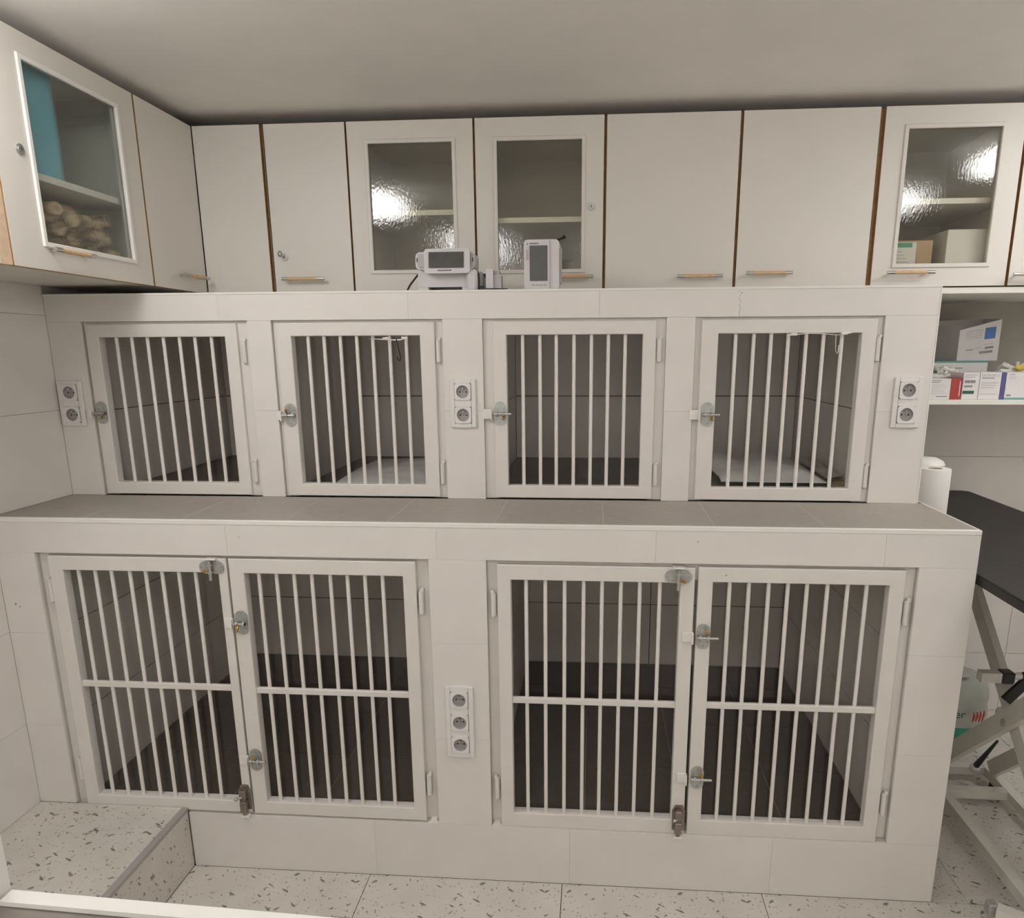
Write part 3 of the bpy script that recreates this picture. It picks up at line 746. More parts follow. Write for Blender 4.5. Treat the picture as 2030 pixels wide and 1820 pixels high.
# ---------------------------------------------------------------- ceiling lamps, plus unseen fill lights added at the rear
lamp_names = ['opal ceiling light above the raised step', 'opal ceiling light in front of the grooming table', 'long opal ceiling light above the open shelf and grooming table', 'narrow opal ceiling light at the rear of the room', 'square opal ceiling light at the rear, the middle one there', 'square opal ceiling light at the rear, nearest the plain wall']
for k, (lx, ly, sx, sy, s) in enumerate(LAMPS):
    t = empty('ceiling_lamp', (lx, ly, ZCEIL), lamp_names[k], 'lamp')
    MB().cbox(lx - sx / 2 - .012, lx + sx / 2 + .012, ly - sy / 2 - .012, ly + sy / 2 + .012, ZCEIL - .014, ZCEIL - .0005, .003).build('housing', 'white_paint', t)
    em = emit('lamp_diffuser_light', LAMP_COL, LAMP_W * s)
    MB().cbox(lx - sx / 2, lx + sx / 2, ly - sy / 2, ly + sy / 2, ZCEIL - LAMP_D, ZCEIL - .0145, .02).build('diffuser', em, t)

# ---------------------------------------------------------------- contents of the cabinets
def cloth(name, x0, x1, y0, y1, z, amp, m, parent=None, nx=30, ny=30, thick=.003, seed=0, poly=None, freq=9., lift=None, ms=None, rim=0.):
    """crumpled sheet as a displaced closed slab"""
    rnd = random.Random(seed); ph = [(rnd.uniform(0, 6.3), rnd.uniform(.5, 1.6), rnd.uniform(0, PI)) for _ in range(7)]
    def hgt(u, v):
        s = 0
        for p, fq, a in ph: s += math.sin(p + freq * fq * (u * math.cos(a) + v * math.sin(a)) + 1.3 * math.sin(freq * .7 * (u * math.sin(a) - v * math.cos(a)) + p))
        return s / 7
    o = MB(); top, bot = [], []
    P = poly or [(x0, y0), (x1, y0), (x1, y1), (x0, y1)]
    for j in range(ny + 1):
        for i in range(nx + 1):
            u, v = i / nx, j / ny
            x = (1 - v) * ((1 - u) * P[0][0] + u * P[1][0]) + v * ((1 - u) * P[3][0] + u * P[2][0])
            y = (1 - v) * ((1 - u) * P[0][1] + u * P[1][1]) + v * ((1 - u) * P[3][1] + u * P[2][1])
            w = min(u, 1 - u, v, 1 - v)
            h = amp * abs(hgt(u, v)) * (rim + (1 - rim) * min(1, w * 6)) + (lift(u, v) if lift else 0)
            top.append((x, y, z + thick + h)); bot.append((x, y, z + h * .999))
    n = nx + 1; N = len(top)
    fs, mm = [], []
    for j in range(ny):
        for i in range(nx):
            a = j * n + i
            fs.append((a, a + 1, a + n + 1, a + n)); fs.append((N + a, N + a + n, N + a + n + 1, N + a + 1))
    for i in range(nx):
        fs.append((i, N + i, N + i + 1, i + 1)); b = ny * n + i; fs.append((b, b + 1, N + b + 1, N + b))
    for j in range(ny):
        a = j * n; fs.append((a, a + n, N + a + n, N + a)); b = a + nx; fs.append((b, N + b, N + b + n, b + n))
    o.add(top + bot, fs)
    ob = o.build(name, m, parent, smooth=True)
    return ob
def solo(ob, label, cat, group=None):
    return tag(ob, label, cat, group)
# left cabinet: binders on the top shelf, fleece blanket below
b1 = MB().cbox(.06, .300, -.02, .105, 2.043, 2.318, .004).build('binder', 'bluefolder'); solo(b1, 'light blue binder standing behind the glazed door of the left wall cabinet', 'binder')
b2 = MB().cbox(.06, .295, -.085, -.024, 2.043, 2.310, .004).build('binder', 'pinkfolder'); solo(b2, 'dull mauve binder left of the light blue one in the left cabinet', 'binder')
fb = MB()
rnd = random.Random(5)
for k in range(18):
    yy = -.085 + .395 * (k % 6) / 5 + rnd.uniform(-.012, .012); zz = 1.872 + .046 * (k // 6)
    pts = [(.06 + .22 * i / 7, yy + .022 * math.sin(i * 1.1 + k), zz + .014 * math.sin(i * 1.7 + k * 2)) for i in range(8)]
    fb.tube(pts, [.012 + .026 * math.sin(PI * (i + .6) / 8.2) for i in range(8)], n=12)
ob = fb.build('blanket', 'blanket', smooth=True); solo(ob, 'brown and cream mottled fleece blanket bundled in the left wall cabinet', 'blanket')
# right glazed cabinet
t = empty('carton', (2.79, .80, Z0 + .016), 'brown cardboard carton with a white and green label behind the right glazed door', 'box')
MB().cbox(2.70, 2.862, .745, .93, Z0 + .0165, 1.950, .002).build('carton_body', 'card', t)
MB().box(2.725, 2.808, .7435, .7448, 1.862, 1.944).build('label_sheet', 'carton', t)
MB().box(2.728, 2.794, .7425, .7434, 1.928, 1.942).build('label_stripe', 'green', t)
for k in range(4): MB().box(2.734, 2.786 - .008 * k, .7425, .7434, 1.880 + .011 * k, 1.883 + .011 * k).build('print_line', 'ink_light', t)
t = MB().cbox(2.905, 3.075, .745, .95, Z0 + .0165, 1.983, .002).build('carton', 'carton'); solo(t, 'tall plain white carton behind the right glazed door', 'box')

# ---------------------------------------------------------------- monitors on top of the upper bank
def rbox(mb, x0, x1, z0, z1, r, y0, d, m=0, n=5, tilt=0., inset=.0):
    """rounded slab facing -Y, optionally leaning back"""
    zc = z0
    fn = lambda a, b, t: (a, y0 + t + (b - zc) * tilt, b)
    return mb.prism(rrect(x0, x1, z0, z1, r, n), fn, d, m)
tm = empty('patient_monitor', (1.28, .45, ZT), 'wide white monitor with a tilted dark screen on top of the kennels', 'monitor')
y = .415
o = MB(); rbox(o, 1.180, 1.345, ZT + .0165, 1.846, .006, y + .022, .12)
o.prism([(y + .004, 1.846), (y + .026, 1.838), (y + .034, 1.815), (y + .022, 1.7905), (y + .05, 1.7905), (y + .05, 1.846)], lambda a, b, d: (1.190 + d, a, b), .150)
o.cbox(1.178, 1.215, y + .01, y + .13, ZT + .0005, ZT + .017, .003).cbox(1.320, 1.345, y + .01, y + .13, ZT + .0005, ZT + .017, .003)
o.build('base', 'dev', tm)
o = MB(); rbox(o, 1.177, 1.362, 1.842, 1.894, .014, y + .006, .085, tilt=.12); o.build('body', 'dev', tm)
for gx0, gx1 in ((1.184, 1.206), (1.351, 1.357)):
    o = MB(); rbox(o, gx0, gx1, 1.849, 1.888, .003, y + .0036, .003, tilt=.12); o.build('side_grille', 'dev_grey', tm)
o = MB()
for x in (1.183, 1.357): o.box(x - .0012, x + .0012, y + .004, y + .010, 1.864, 1.876)
o.build('vent_slot', 'black', tm)
o = MB(); rbox(o, 1.207, 1.350, 1.829, 1.902, .011, y - .010, .020, tilt=.12); sb = o.build('screen_bezel', 'dev', tm)
o = MB(); rbox(o, 1.222, 1.331, 1.845, 1.892, .001, y - .0105, .002, tilt=.12); o.build('screen', 'screen2', sb)
o = MB()
for k in range(8): o.box(1.250 + .0046 * k, 1.2535 + .0046 * k, y - .0106, y - .0098, 1.8365, 1.8385)
o.sphere((1.2895, y - .0098, 1.8378), .0022, 8)
o.build('maker_mark', 'black', sb)
o = MB(); o.cbox(1.337, 1.371, y - .004, y + .10, ZT + .0005, 1.841, .007); o.build('side_grip', 'dev', tm)
o = MB(); o.tube([(1.372, y + .01, ZT + .006), (1.3745, y + .012, 1.80), (1.372, y + .014, 1.836)], .0016, n=6); o.build('grip_seam', 'black', tm)
o = MB(); o.cbox(1.372, 1.384, y + .02, y + .10, ZT + .0005, 1.836, .005); o.build('shaded_side', 'dev_grey', tm)  # right side of the monitor, its shading put in as grey
o = MB().tube([(1.180, y + .05, 1.838), (1.165, y + .05, 1.822), (1.146, y + .05, 1.800), (1.136, y + .045, 1.780), (1.150, y + .04, ZT + .0052), (1.172, y + .03, ZT + .0052), (1.180, y + .03, ZT + .0055)], .0032, n=8)
ob = o.build('cable', 'black', smooth=True); solo(ob, 'black cable looping from the left side of the wide monitor', 'cable')
tp = empty('sensor_pod', (1.42, .45, ZT), 'small white sensor pod right of the wide monitor', 'pod')
o = MB(); rbox(o, 1.397, 1.420, ZT + .0005, 1.842, .006, y + .004, .045); o.build('housing', 'dev', tp)
o = MB(); rbox(o, 1.4205, 1.444, ZT + .0005, 1.827, .006, y + .012, .04); rbox(o, 1.4205, 1.438, 1.8275, 1.838, .003, y + .02, .03); o.build('clip', 'dev_grey', tp)
o = MB().tube([(1.386, y + .055, 1.832), (1.393, y + .055, 1.815), (1.394, y + .05, 1.790), (1.392, y - .012, ZT + .006), (1.400, y - .015, ZT + .006), (1.445, y - .012, ZT + .0055), (1.460, y - .005, ZT + .006), (1.468, y, ZT + .004)], .0034, n=8).cbox(1.378, 1.396, y - .022, y - .006, ZT + .0005, ZT + .016, .003)
ob = o.build('cable', 'black', smooth=True); solo(ob, 'short black cable and plug between wide monitor and sensor pod', 'cable')
t2 = empty('patient_monitor', (1.57, .45, ZT), 'narrow upright white monitor with a grey portrait screen on the kennels', 'monitor')
o = MB(); rbox(o, 1.516, 1.624, ZT + .0005, 1.926, .013, y + .012, .07); o.build('body', 'dev', t2)
o = MB(); rbox(o, 1.516, 1.594, ZT + .003, 1.924, .009, y + .006, .008); fp = o.build('front_panel', 'dev', t2)
o = MB(); rbox(o, 1.5335, 1.5885, 1.8045, 1.908, .001, y + .0050, .002); o.build('screen', 'screen', fp)
o = MB()
for k in range(6): o.tube([(1.5235, y + .0052, 1.893 - .0052 * k), (1.5300, y + .0052, 1.896 - .0052 * k)], .0009, n=5)
o.build('button_mark', 'ink', fp)
o = MB()
for k in range(6): o.box(1.5335 + .0038 * k, 1.5366 + .0038 * k, y + .0052, y + .0062, 1.9125, 1.915)
o.sphere((1.5585, y + .0058, 1.9138), .0018, 8); o.sphere((1.5265, y + .0058, 1.912), .002, 8, sc=(.6, .6, 1.4))
o.build('maker_mark', 'black', fp)
o = MB()
for k in range(4): o.box(1.540 + .012 * k, 1.549 + .012 * k, y + .0054, y + .0062, 1.790, 1.7955)
o.build('soft_key', 'dev_grey', fp)
o = MB().tube([(1.612, y + .04, 1.927), (1.628, y + .03, 1.929), (1.640, y + .02, 1.9335)], [.0035, .0035, .0058], n=8); o.build('lead_clip', 'black', t2)
o = MB(); rbox(o, 1.6245, 1.6295, 1.800, 1.905, .002, y + .03, .045); o.build('side_door', 'dev_grey', t2)

# ---------------------------------------------------------------- inside the kennels
pd = cloth('absorbent_pad', 0, 0, 0, 0, CFU + .004, .030, 'pad', seed=3, poly=[(.852, .435), (1.235, .450), (1.215, 1.085), (.835, 1.055)], lift=lambda u, v: .008 * math.sin(PI * v) + .006 * u)
solo(pd, 'white absorbent pad lying flat on the floor of the second upper kennel', 'pad')
pd = cloth('absorbent_pad', 0, 0, 0, 0, CFU + .020, .110, 'pad', seed=11, freq=5, poly=[(2.150, .440), (2.480, .430), (2.505, .93), (2.062, 1.02)], lift=lambda u, v: .012 + .022 * (1 - u) * math.sin(PI * min(1, v * 1.2)) + .030 * max(0, .25 - u) * (v > 0))
solo(pd, 'upper crumpled white absorbent pad bunched up in the rightmost upper kennel', 'pad')
pd = cloth('absorbent_pad', 0, 0, 0, 0, CFU + .003, .014, 'pad_edge', seed=17, freq=7, poly=[(2.13, .46), (2.535, .455), (2.555, .88), (2.09, .95)])
solo(pd, 'greenish backing pad underneath the crumpled one in the rightmost upper kennel', 'pad')
pd = cloth('cloth', 0, 0, 0, 0, CFU + .018, .018, 'cloth_yellow', seed=23, freq=8, poly=[(2.50, .410), (2.560, .405), (2.563, .80), (2.535, .80)])
solo(pd, 'yellow-brown cloth tucked by the wall of the rightmost upper kennel', 'cloth')
pd = cloth('cloth', 0, 0, 0, 0, CFU + .040, .020, 'cloth_cream', seed=29, freq=8, poly=[(2.492, .47), (2.557, .52), (2.560, .90), (2.515, .96)])
solo(pd, 'cream cloth between crumpled pad and side wall in the rightmost upper kennel', 'cloth')
# wire hooks hung on the bars
def hook(pts, r=.0016): return MB().tube(pts, r, n=7)
yk = YU - .008
t = empty('wire_hook', (1.13, yk, 1.63), 'wire card clip with a dark hanging hook on the second upper kennel door', 'hook')
MB().tube([(1.040, yk + .012, 1.633), (1.07, yk, 1.6315), (1.105, yk - .002, 1.629), (1.140, yk - .002, 1.629), (1.163, yk + .004, 1.632)], .0016, n=7).build('wire', 'chrome', t, smooth=True)
MB().tube([(1.086, yk, 1.634), (1.102, yk, 1.634)], [.002, .004], n=8).build('end_cap', 'pvc', t, smooth=True)
MB().tube([(1.146, yk, 1.634), (1.164, yk, 1.633)], [.005, .003], n=8).build('end_cap', 'pvc', t, smooth=True)
MB().tube([(1.130, yk - .004, 1.632), (1.134, yk - .004, 1.610), (1.139, yk - .004, 1.585), (1.141, yk - .004, 1.575), (1.138, yk - .004, 1.566), (1.133, yk - .004, 1.569), (1.131, yk - .004, 1.578)], .0018, n=7).build('hanging_hook', 'rubber_edge', t, smooth=True)
t = empty('wire_hook', (2.38, yk, 1.64), 'wire card clip with white plastic ends on the fourth upper kennel door', 'hook')
MB().tube([(2.325, yk, 1.637), (2.36, yk, 1.641), (2.40, yk, 1.640), (2.44, yk, 1.636), (2.458, yk, 1.637)], .0012, n=7).build('wire', 'chrome', t, smooth=True)
MB().tube([(2.300, yk, 1.636), (2.309, yk, 1.637), (2.315, yk, 1.639), (2.329, yk, 1.638)], [.0012, .002, .0045, .004], n=10).build('end_cap', 'pvc', t, smooth=True)
MB().tube([(2.455, yk, 1.639), (2.470, yk, 1.641), (2.479, yk, 1.642), (2.486, yk, 1.642)], [.004, .0048, .002, .0012], n=10).build('end_cap', 'pvc', t, smooth=True)
MB().tube([(2.441, yk, 1.636), (2.441, yk, 1.615), (2.4435, yk, 1.590), (2.447, yk, 1.583), (2.451, yk, 1.590), (2.451, yk, 1.608)], .0017, n=7).build('hanging_hook', 'zinc', t, smooth=True)

# ---------------------------------------------------------------- cartons on the open shelf
S = 1.4192
def lines(parent, x0, x1, y, zs, m='ink_light', h=.0022):
    for k, z in enumerate(zs): MB().box(x0, x1 - (.006 * ((k * 7) % 3)), y - .0008, y - .0001, z, z + h).build('print_line', m, parent)
def bars(parent, x0, x1, y, z0, z1, seed):
    r = random.Random(seed); x = x0; o = MB()
    while x < x1: w = r.uniform(.0006, .0018); o.box(x, x + w, y - .0008, y - .0001, z0, z1); x += w + r.uniform(.0006, .0016)
    o.build('barcode', 'ink', parent)
def text(parent, s, x, y, z, size, m, rot=0., name='lettering', depth=.0003):
    cu = bpy.data.curves.new(name, 'FONT'); cu.body = s; cu.size = size; cu.extrude = depth
    tmp = bpy.data.objects.new(name, cu); COL.objects.link(tmp)
    me = bpy.data.meshes.new_from_object(tmp.evaluated_get(bpy.context.evaluated_depsgraph_get()))
    bpy.data.objects.remove(tmp); me.materials.clear(); me.materials.append(M[m]); me.name = name
    ob = bpy.data.objects.new(name, me); COL.objects.link(ob)
    ob.rotation_euler = (PI / 2, rot, 0)
    ob.parent = parent; ob.location = Vector((x, y, z)) - world_loc(parent)
    return ob
t = empty('carton', (2.98, .84, S), 'small white carton with a red end panel, leftmost on the open shelf', 'box')
MB().cbox(2.890, 3.0005, .800, .905, S, S + .073, .001).build('carton_body', 'carton', t)
MB().cbox(3.0007, 3.0385, .8005, .905, S, S + .073, .001).build('red_panel', 'redbox', t)
lines(t, 2.93, 2.968, .8, [S + .066, S + .060], 'ink', .0022); lines(t, 2.955, 2.992, .8, [S + .009], 'ink', .003); lines(t, 2.935, 2.985, .8, [S + .022 + .007 * k for k in range(5)], 'ink_light', .0014)
MB().box(3.0305, 3.0335, .7995, .8004, S + .012, S + .064).build('white_lettering_strip', 'carton', t)
t = empty('carton', (3.07, .84, S), 'small white carton with barcodes and a dark green bar on the open shelf', 'box')
MB().cbox(3.041, 3.0965, .800, .90, S, S + .094, .001).build('carton_body', 'carton', t)
bars(t, 3.047, 3.082, .8, S + .058, S + .068, 1); bars(t, 3.047, 3.074, .8, S + .043, S + .050, 2)
lines(t, 3.047, 3.088, .8, [S + .085, S + .077], 'ink_light', .003)
MB().box(3.043, 3.082, .7992, .7999, S + .020, S + .031).build('green_bar', 'darkgreen', t)
t = empty('carton', (3.13, .84, S), 'white carton lettered DEDIOJECT with a navy side stripe on the open shelf', 'box')
MB().cbox(3.098, 3.170, .800, .90, S, S + .095, .001).build('carton_body', 'carton', t)
text(t, 'DEDIOJECT', 3.102, .7996, S + .081, .0125, 'ink_light')
lines(t, 3.104, 3.146, .8, [S + .074], 'ink', .0028); lines(t, 3.103, 3.160, .8, [S + .058, S + .049, S + .041, S + .018], 'ink_light', .0022)
MB().cbox(3.1703, 3.185, .8003, .90, S, S + .095, .0008).build('navy_stripe', 'navy', t)
t = empty('carton', (3.23, .84, S), 'white carton with a teal bottom edge at the right end of the shelf', 'box')
MB().cbox(3.187, 3.310, .800, .92, S + .006, S + .094, .001).build('carton_body', 'carton', t)
MB().cbox(3.187, 3.310, .8003, .92, S, S + .0058, .0008).build('teal_edge', 'teal', t)
lines(t, 3.196, 3.214, .8, [S + .086], 'ink', .002); lines(t, 3.196, 3.222, .8, [S + .078, S + .072], 'ink_light', .0014); bars(t, 3.193, 3.209, .8, S + .012, S + .018, 4)
# wrapped syringes behind the front row
def crumple(name, x0, x1, y0, y1, z0, h, m, seed, label):
    rnd = random.Random(seed); o = MB()
    o.cbox(x0, x1, y0, y1, z0, z0 + h * .74, .012)
    for k in range(26):
        x = rnd.uniform(x0 + .01, x1 - .012); yy = rnd.uniform(y0 + .01, y1 - .01); z = z0 + h * rnd.uniform(.66, .84); a = rnd.uniform(0, PI)
        dx, dy = .022 * math.cos(a), .018 * math.sin(a)
        P = [(x - dx, yy - dy, z), (x + dx * .2, yy, z + rnd.uniform(.004, .012)), (x + dx, yy + dy, z - .003)]
        P = [(min(max(px, x0 + .004), x1 - .004), min(max(py, y0 + .004), y1 - .004), pz) for px, py, pz in P]
        o.tube(P, [.005, rnd.uniform(.007, .012), .004], n=7)
    ob = o.build(name, m); solo(ob, label, 'packet'); return ob
crumple('syringe_packet', 2.90, 3.105, .912, .985, S, .118, 'plastic', 3, 'clear crinkled plastic syringe packets behind the left cartons of the shelf')
ob = crumple('syringe_packet', 3.230, 3.40, .935, .985, S, .140, 'plastic', 9, 'white wrapped syringe packets piled behind the teal edged carton')
MB().sphere((3.300, .932, S + .108), .020, 12, sc=(1, .3, .55)).build('yellow_label', 'yellow', ob, smooth=True)
t = empty('carton', (3.08, 1.08, S), 'long white carton with a teal lid under the torn open one', 'box')
MB().cbox(2.97, 3.215, .99, 1.16, S, S + .126, .001).build('carton_body', 'carton', t)
MB().cbox(2.97, 3.217, .989, 1.162, S + .1262, S + .132, .001).build('lid', 'teal', t)
lines(t, 3.065, 3.125, .99, [S + .104], 'ink', .003)
t = empty('carton', (3.12, 1.08, S + .133), 'torn open white carton with a blue square, topmost on the open shelf', 'box')
Zb = S + .1325
o = MB()
def panel(o, a, b, za, zb, m=0, th=.003):
    (xa, ya), (xb, yb2) = a, b; d = Vector((yb2 - ya, -(xb - xa), 0)).normalized() * th
    v = [(xa, ya, Zb), (xb, yb2, Zb), (xb, yb2, Zb + zb), (xa, ya, Zb + za)]
    w = [(p[0] - d.x, p[1] - d.y, p[2]) for p in v]
    o.add(v + w, [(0, 1, 2, 3), (7, 6, 5, 4), (0, 4, 5, 1), (1, 5, 6, 2), (2, 6, 7, 3), (3, 7, 4, 0)], m)
pA, pB, pC, pD = (3.104, 1.000), (3.256, 1.010), (3.262, 1.155), (3.020, 1.155)
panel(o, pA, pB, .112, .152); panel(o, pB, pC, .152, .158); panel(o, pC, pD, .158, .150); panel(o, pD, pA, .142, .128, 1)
o.build('carton_body', ['carton', 'carton_grey'], t)
def on_front(u0, u1, z0, z1, m, name):
    A, B = Vector((*pA, 0)), Vector((*pB, 0)); d = (B - A); n = Vector((d.y, -d.x, 0)).normalized()
    v = []
    for s in (.0009, .0002):
        for (u, z) in ((u0, z0), (u1, z0), (u1, z1), (u0, z1)):
            p = A + d * u + n * s; v.append((p.x, p.y, Zb + z + .018 * (u - .5)))
    MB().add(v, [(0, 1, 2, 3), (7, 6, 5, 4), (0, 4, 5, 1), (1, 5, 6, 2), (2, 6, 7, 3), (3, 7, 4, 0)]).build(name, m, t)
on_front(.62, .88, .076, .118, 'blue', 'blue_square')
for k in range(5): on_front(.16, .36, .084 + .007 * k, .0862 + .007 * k, 'ink_light', 'print_line'); on_front(.38, .56, .084 + .007 * k, .0862 + .007 * k, 'ink_light', 'print_line')
on_front(.20, .37, .042, .045, 'ink', 'print_line'); on_front(.42, .56, .046, .048, 'ink_light', 'print_line'); on_front(.62, .86, .056, .058, 'ink_light', 'print_line')
for k in range(14): on_front(.66 + .015 * k, .668 + .015 * k, .040, .048, 'ink', 'print_line'); on_front(.54 + .023 * k, .553 + .023 * k, .024, .033, 'ink', 'print_line')

# ---------------------------------------------------------------- grooming table
TZ = 1.012
gt = empty('grooming_table', (3.03, .45, 0), 'black topped grooming table with a cream scissor frame, right of the kennels', 'table')
X0, X1, Y0, Y1 = 2.758, 3.312, -.42, 1.212
o = MB().prism(rrect(X0, X1, Y0, Y1, .03, 6), lambda a, b, d: (a, b, TZ - .004 + d), .004); o.build('table_top', 'rubber', gt)
o = MB().prism(rrect(X0 - .001, X1 + .001, Y0 - .001, Y1 + .001, .031, 6), lambda a, b, d: (a, b, TZ - .028 + d), .0238); o.build('top_edge', 'rubber_edge', gt)
def rail(name, p, q, w, h, m='tableframe', parent=None):
    """box section bar between p and q; w sideways, h in the upright plane"""
    p, q = Vector(p), Vector(q); d = (q - p).normalized()
    s = d.cross(Vector((0, 0, 1))); s = s.normalized() if s.length > .01 else Vector((1, 0, 0)); u = s.cross(d).normalized()
    v = [e + s * a * w / 2 + u * b * h / 2 for e in (p, q) for a, b in ((-1, -1), (1, -1), (1, 1), (-1, 1))]
    MB().add(v, [(3, 2, 1, 0), (4, 5, 6, 7), (0, 1, 5, 4), (1, 2, 6, 5), (2, 3, 7, 6), (3, 0, 4, 7)]).build(name, m, parent or gt)
for x in (3.0, 3.235):
    rail('scissor_arm', (x + .012, .640, .955), (x + .012, -.27, .075), .022, .055)
    rail('scissor_arm', (x - .014, .600, .080), (x - .014, -.28, .955), .022, .055)
    MB().cyl((x - .03, .165, .50), (x + .03, .165, .50), .012, n=12).build('pivot_bolt', 'zinc', gt, smooth=True)
    rail('base_rail', (x, .68, .045), (x, -.44, .045), .034, .034)
    rail('top_rail', (x, .80, .966), (x, -.30, .966), .034, .034)
for yy in (.50, .655): rail('base_crossbar', (2.80, yy, .045), (3.235, yy, .045), .034, .03)
rail('top_crossbar', (3.0, .62, .93), (3.235, .62, .93), .03, .03)
rail('top_crossbar', (3.0, -.24, .93), (3.235, -.24, .93), .03, .03)
rail('mid_crossbar', (2.905, .20, .634), (2.963, .20, .634), .03, .03)
MB().cbox(2.9635, 3.000, .182, .218, .617, .652, .003).build('rubber_buffer', 'black', gt)
MB().cyl((3.000, .20, .637), (3.024, .20, .637), .009, .012, n=12).build('lever_hub', 'sock', gt, smooth=True)
MB().sphere((3.034, .20, .638), .012, 12).build('lever_joint', 'black', gt, smooth=True)
rail('lift_lever', (3.060, .19, .655), (2.985, .19, .560), .012, .030, 'black')
MB().sphere((3.02, .255, .487), .019, 14).build('ball_joint', 'sock', gt, smooth=True)
MB().cyl((3.02, .262, .477), (3.04, .345, .385), .013, .003, n=10).build('gas_strut', 'black', gt, smooth=True)
MB().sphere((3.16, .60, .085), .018, 14).build('ball_joint', 'sock', gt, smooth=True)
MB().cyl((3.16, .592, .098), (3.13, .44, .285), .011, .004, n=10).build('gas_strut', 'black', gt, smooth=True)
rail('front_foot', (2.890, -.075, .045), (3.12, -.235, .045), .036, .034, 'white_paint')
MB().cbox(2.868, 2.892, -.080, -.050, .026, .066, .004).build('foot_cap', 'nosing', gt)
for (x, yy) in ((3.0, .60), (3.235, .60), (3.0, -.40), (3.235, -.40), (2.83, .50), (2.83, .655), (3.05, -.186)):
    MB().cyl((x, yy, .0005), (x, yy, .029), .016, .013, n=12).build('levelling_foot', 'rubber_edge', gt, smooth=True)

# things standing on the table
t = empty('paper_roll', (2.842, .50, TZ), 'white paper towel roll standing on the table beside the ledge', 'paper roll')
MB().lathe([(.020, .0005), (.047, .0005), (.0485, .004), (.0485, .203), (.047, .2065), (.0225, .2065), (.0215, .203), (.0215, .02), (.020, .0005)], (2.842, .50, TZ), 36).build('paper_winding', 'paper', t, smooth=True)
MB().lathe([(.0213, .01), (.0213, .2045), (.0195, .2045), (.0195, .01), (.0213, .01)], (2.842, .50, TZ), 28).build('cardboard_core', 'card', t, smooth=True)
t = empty('canister', (2.875, .66, TZ), 'white domed canister behind the paper towel roll', 'canister')
MB().lathe([(.0, .0005), (.042, .0005), (.046, .006), (.046, .165), (.042, .172), (0, .172)], (2.905, .70, TZ), 32).build('canister_body', 'sock', t, smooth=True)
MB().lathe([(.030, .1725), (.055, .180), (.058, .190), (.050, .203), (.030, .213), (.0, .216)], (2.905, .70, TZ), 32).build('lid', 'pvc', t, smooth=True)
t = empty('packet', (2.89, .56, TZ), 'slim white packet with purple print behind the paper towel roll', 'packet')
MB().cbox(2.855, 2.9035, .556, .590, TZ + .0005, TZ + .085, .003).build('packet_body', 'carton', t)
for k in range(6): MB().box(2.8905, 2.8985, .5552, .5559, TZ + .012 + .011 * k, TZ + .019 + .011 * k).build('print_mark', 'purple', t)

# plastic carrier bag on the floor behind the table frame
t = empty('carrier_bag', (3.24, .95, 0), 'white plastic carrier bag with green base and red print on the floor', 'bag')
def bagbody(z0, z1, m, name, top=False):
    o = MB(); n, k = 36, 14; vs = []
    for a in range(k + 1):
        z = z0 + (z1 - z0) * a / k
        w = 1 - .10 * abs(z / .28 - .4) if z < .20 else (1 - .024) - 1.5 * ((z - .20) / .14) ** 2 * .3
        for i in range(n):
            t2 = 2 * PI * i / n; r = 1 + .05 * math.sin(3 * t2 + z * 14) + .03 * math.sin(7 * t2 - z * 25)
            e = lambda c: math.copysign(abs(c) ** .7, c)
            vs.append((3.245 + .122 * w * r * e(math.cos(t2)), .98 + .10 * w * r * e(math.sin(t2)), z))
    fs = [(a * n + i, a * n + (i + 1) % n, (a + 1) * n + (i + 1) % n, (a + 1) * n + i) for a in range(k) for i in range(n)]
    fs.append(tuple(range(n - 1, -1, -1)));
    fs.append(tuple(range(k * n, k * n + n)))
    o.add(vs, fs); return o.build(name, m, t, smooth=True)
bagbody(.0005, .088, 'green', 'green_base'); bagbody(.0885, .285, 'bag', 'bag_body')
MB().tube([(3.14, .95, .27), (3.17, .93, .315), (3.22, .92, .295), (3.26, .93, .30), (3.29, .95, .265)], [.006, .014, .010, .014, .006], n=8).build('handle', 'bag', t, smooth=True)
o = MB()
text(t, 'er', 3.205, .868, .140, .050, 'darkgreen')
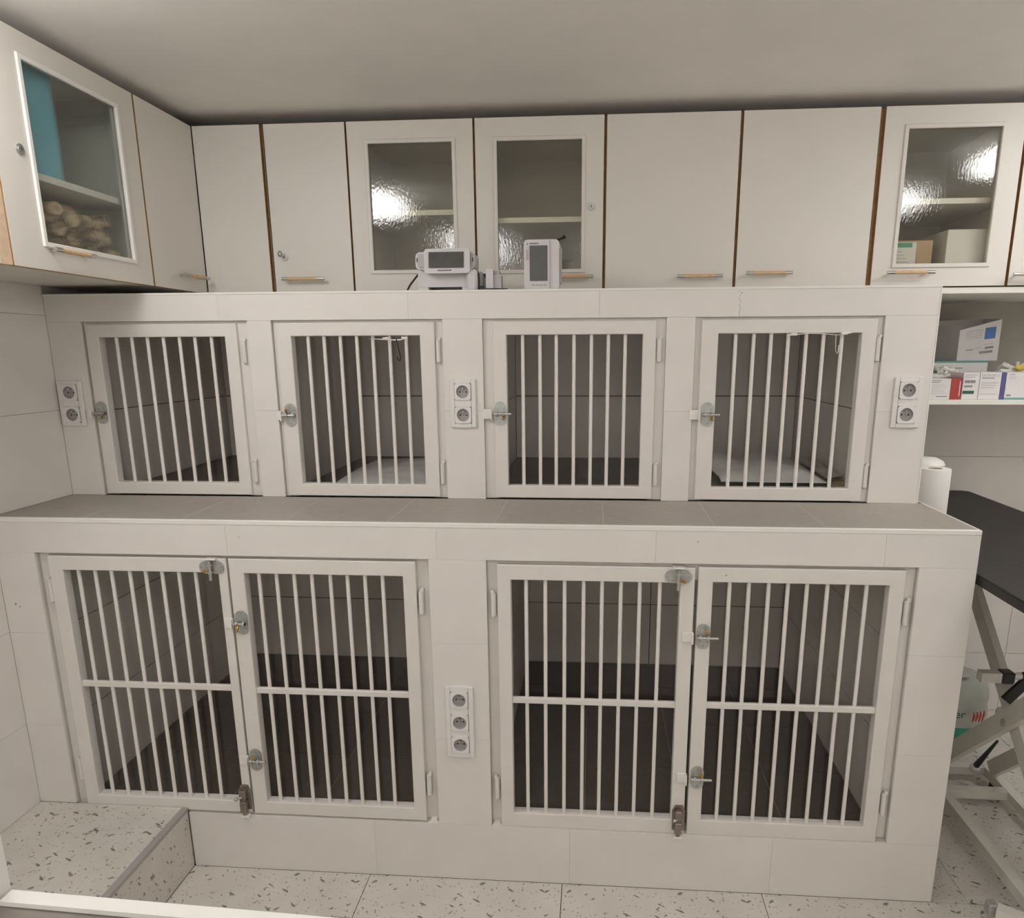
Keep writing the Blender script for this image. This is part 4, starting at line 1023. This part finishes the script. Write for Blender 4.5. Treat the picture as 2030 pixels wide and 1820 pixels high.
for k in range(4): MB().tube([(3.274 + .012 * k, .862, .128 + .003 * (k % 2)), (3.278 + .012 * k, .860, .150 + .004 * k), (3.275 + .013 * k, .862, .170 + .003 * k)], [.002, .005 - .0004 * k, .002], n=6).build('red_mark', 'red', t, smooth=True)

# ---------------------------------------------------------------- equipment table close to the camera
ft = empty('equipment_cart', (1.1, -1.25, .8), 'white framed cart with a grey slotted top at the lower left corner', 'cart')

rail('rail', (.975, -1.137, .896), (1.70, -1.165, .896), .021, .007, 'pvc', ft)
rail('rail', (.955, -1.150, .893), (.955, -1.72, .893), .021, .028, 'pvc', ft)
rail('rail', (1.69, -1.175, .893), (1.69, -1.72, .893), .021, .028, 'pvc', ft)
o = MB().cbox(.935, .968, -1.147, -1.117, .02, 1.16, .003); o.build('post', 'pvc', ft)
for x, yy in ((1.685, -1.165), (.95, -1.71), (1.685, -1.71)): MB().cbox(x - .016, x + .016, yy - .015, yy + .015, .02, .88, .003).build('post', 'pvc', ft)
MB().cbox(.96, 1.69, -1.715, -1.132, .880, .8915, .002).build('top_plate', 'steelgrey', ft)
for k in range(12):
    x = 1.05 + .0135 * k; MB().cbox(x, x + .0085, -1.180, -1.172, .8912, .8924, .0004).build('slot', 'ink', ft)
MB().cbox(.96, 1.69, -1.71, -1.15, .25, .262, .002).build('lower_shelf', 'steelgrey', ft)
for x, yy in ((.952, -1.132), (1.685, -1.165), (.95, -1.71), (1.685, -1.71)):
    MB().cyl((x, yy, .0005), (x, yy, .02), .014, n=12).build('foot', 'rubber_edge', ft, smooth=True)

# small paint chips and grime on the masonry
rnd = random.Random(4)
o = MB()
for k in range(16):
    z = 1.768 - .072 * (k / 15) ** 1.2; x = 2.160 + rnd.uniform(-.006, .006)
    o.cyl((x, YU - .0006, z), (x, YU + .0005, z), rnd.uniform(.0006, .0020 if k < 4 else .0012), n=6)
tag(o.build('grime_specks', 'ink', upb), kind='stuff')
o = MB()
for x, z, q in ((.035, .870, .003), (.047, .862, .002), (2.02, 1.092, .002), (.74, 1.086, .0015), (2.10, .999, .002)):
    o.cyl((x, YL - .0006, z), (x, YL + .0005, z), q, n=7)
tag(o.build('grime_specks', 'ink', low), kind='stuff')
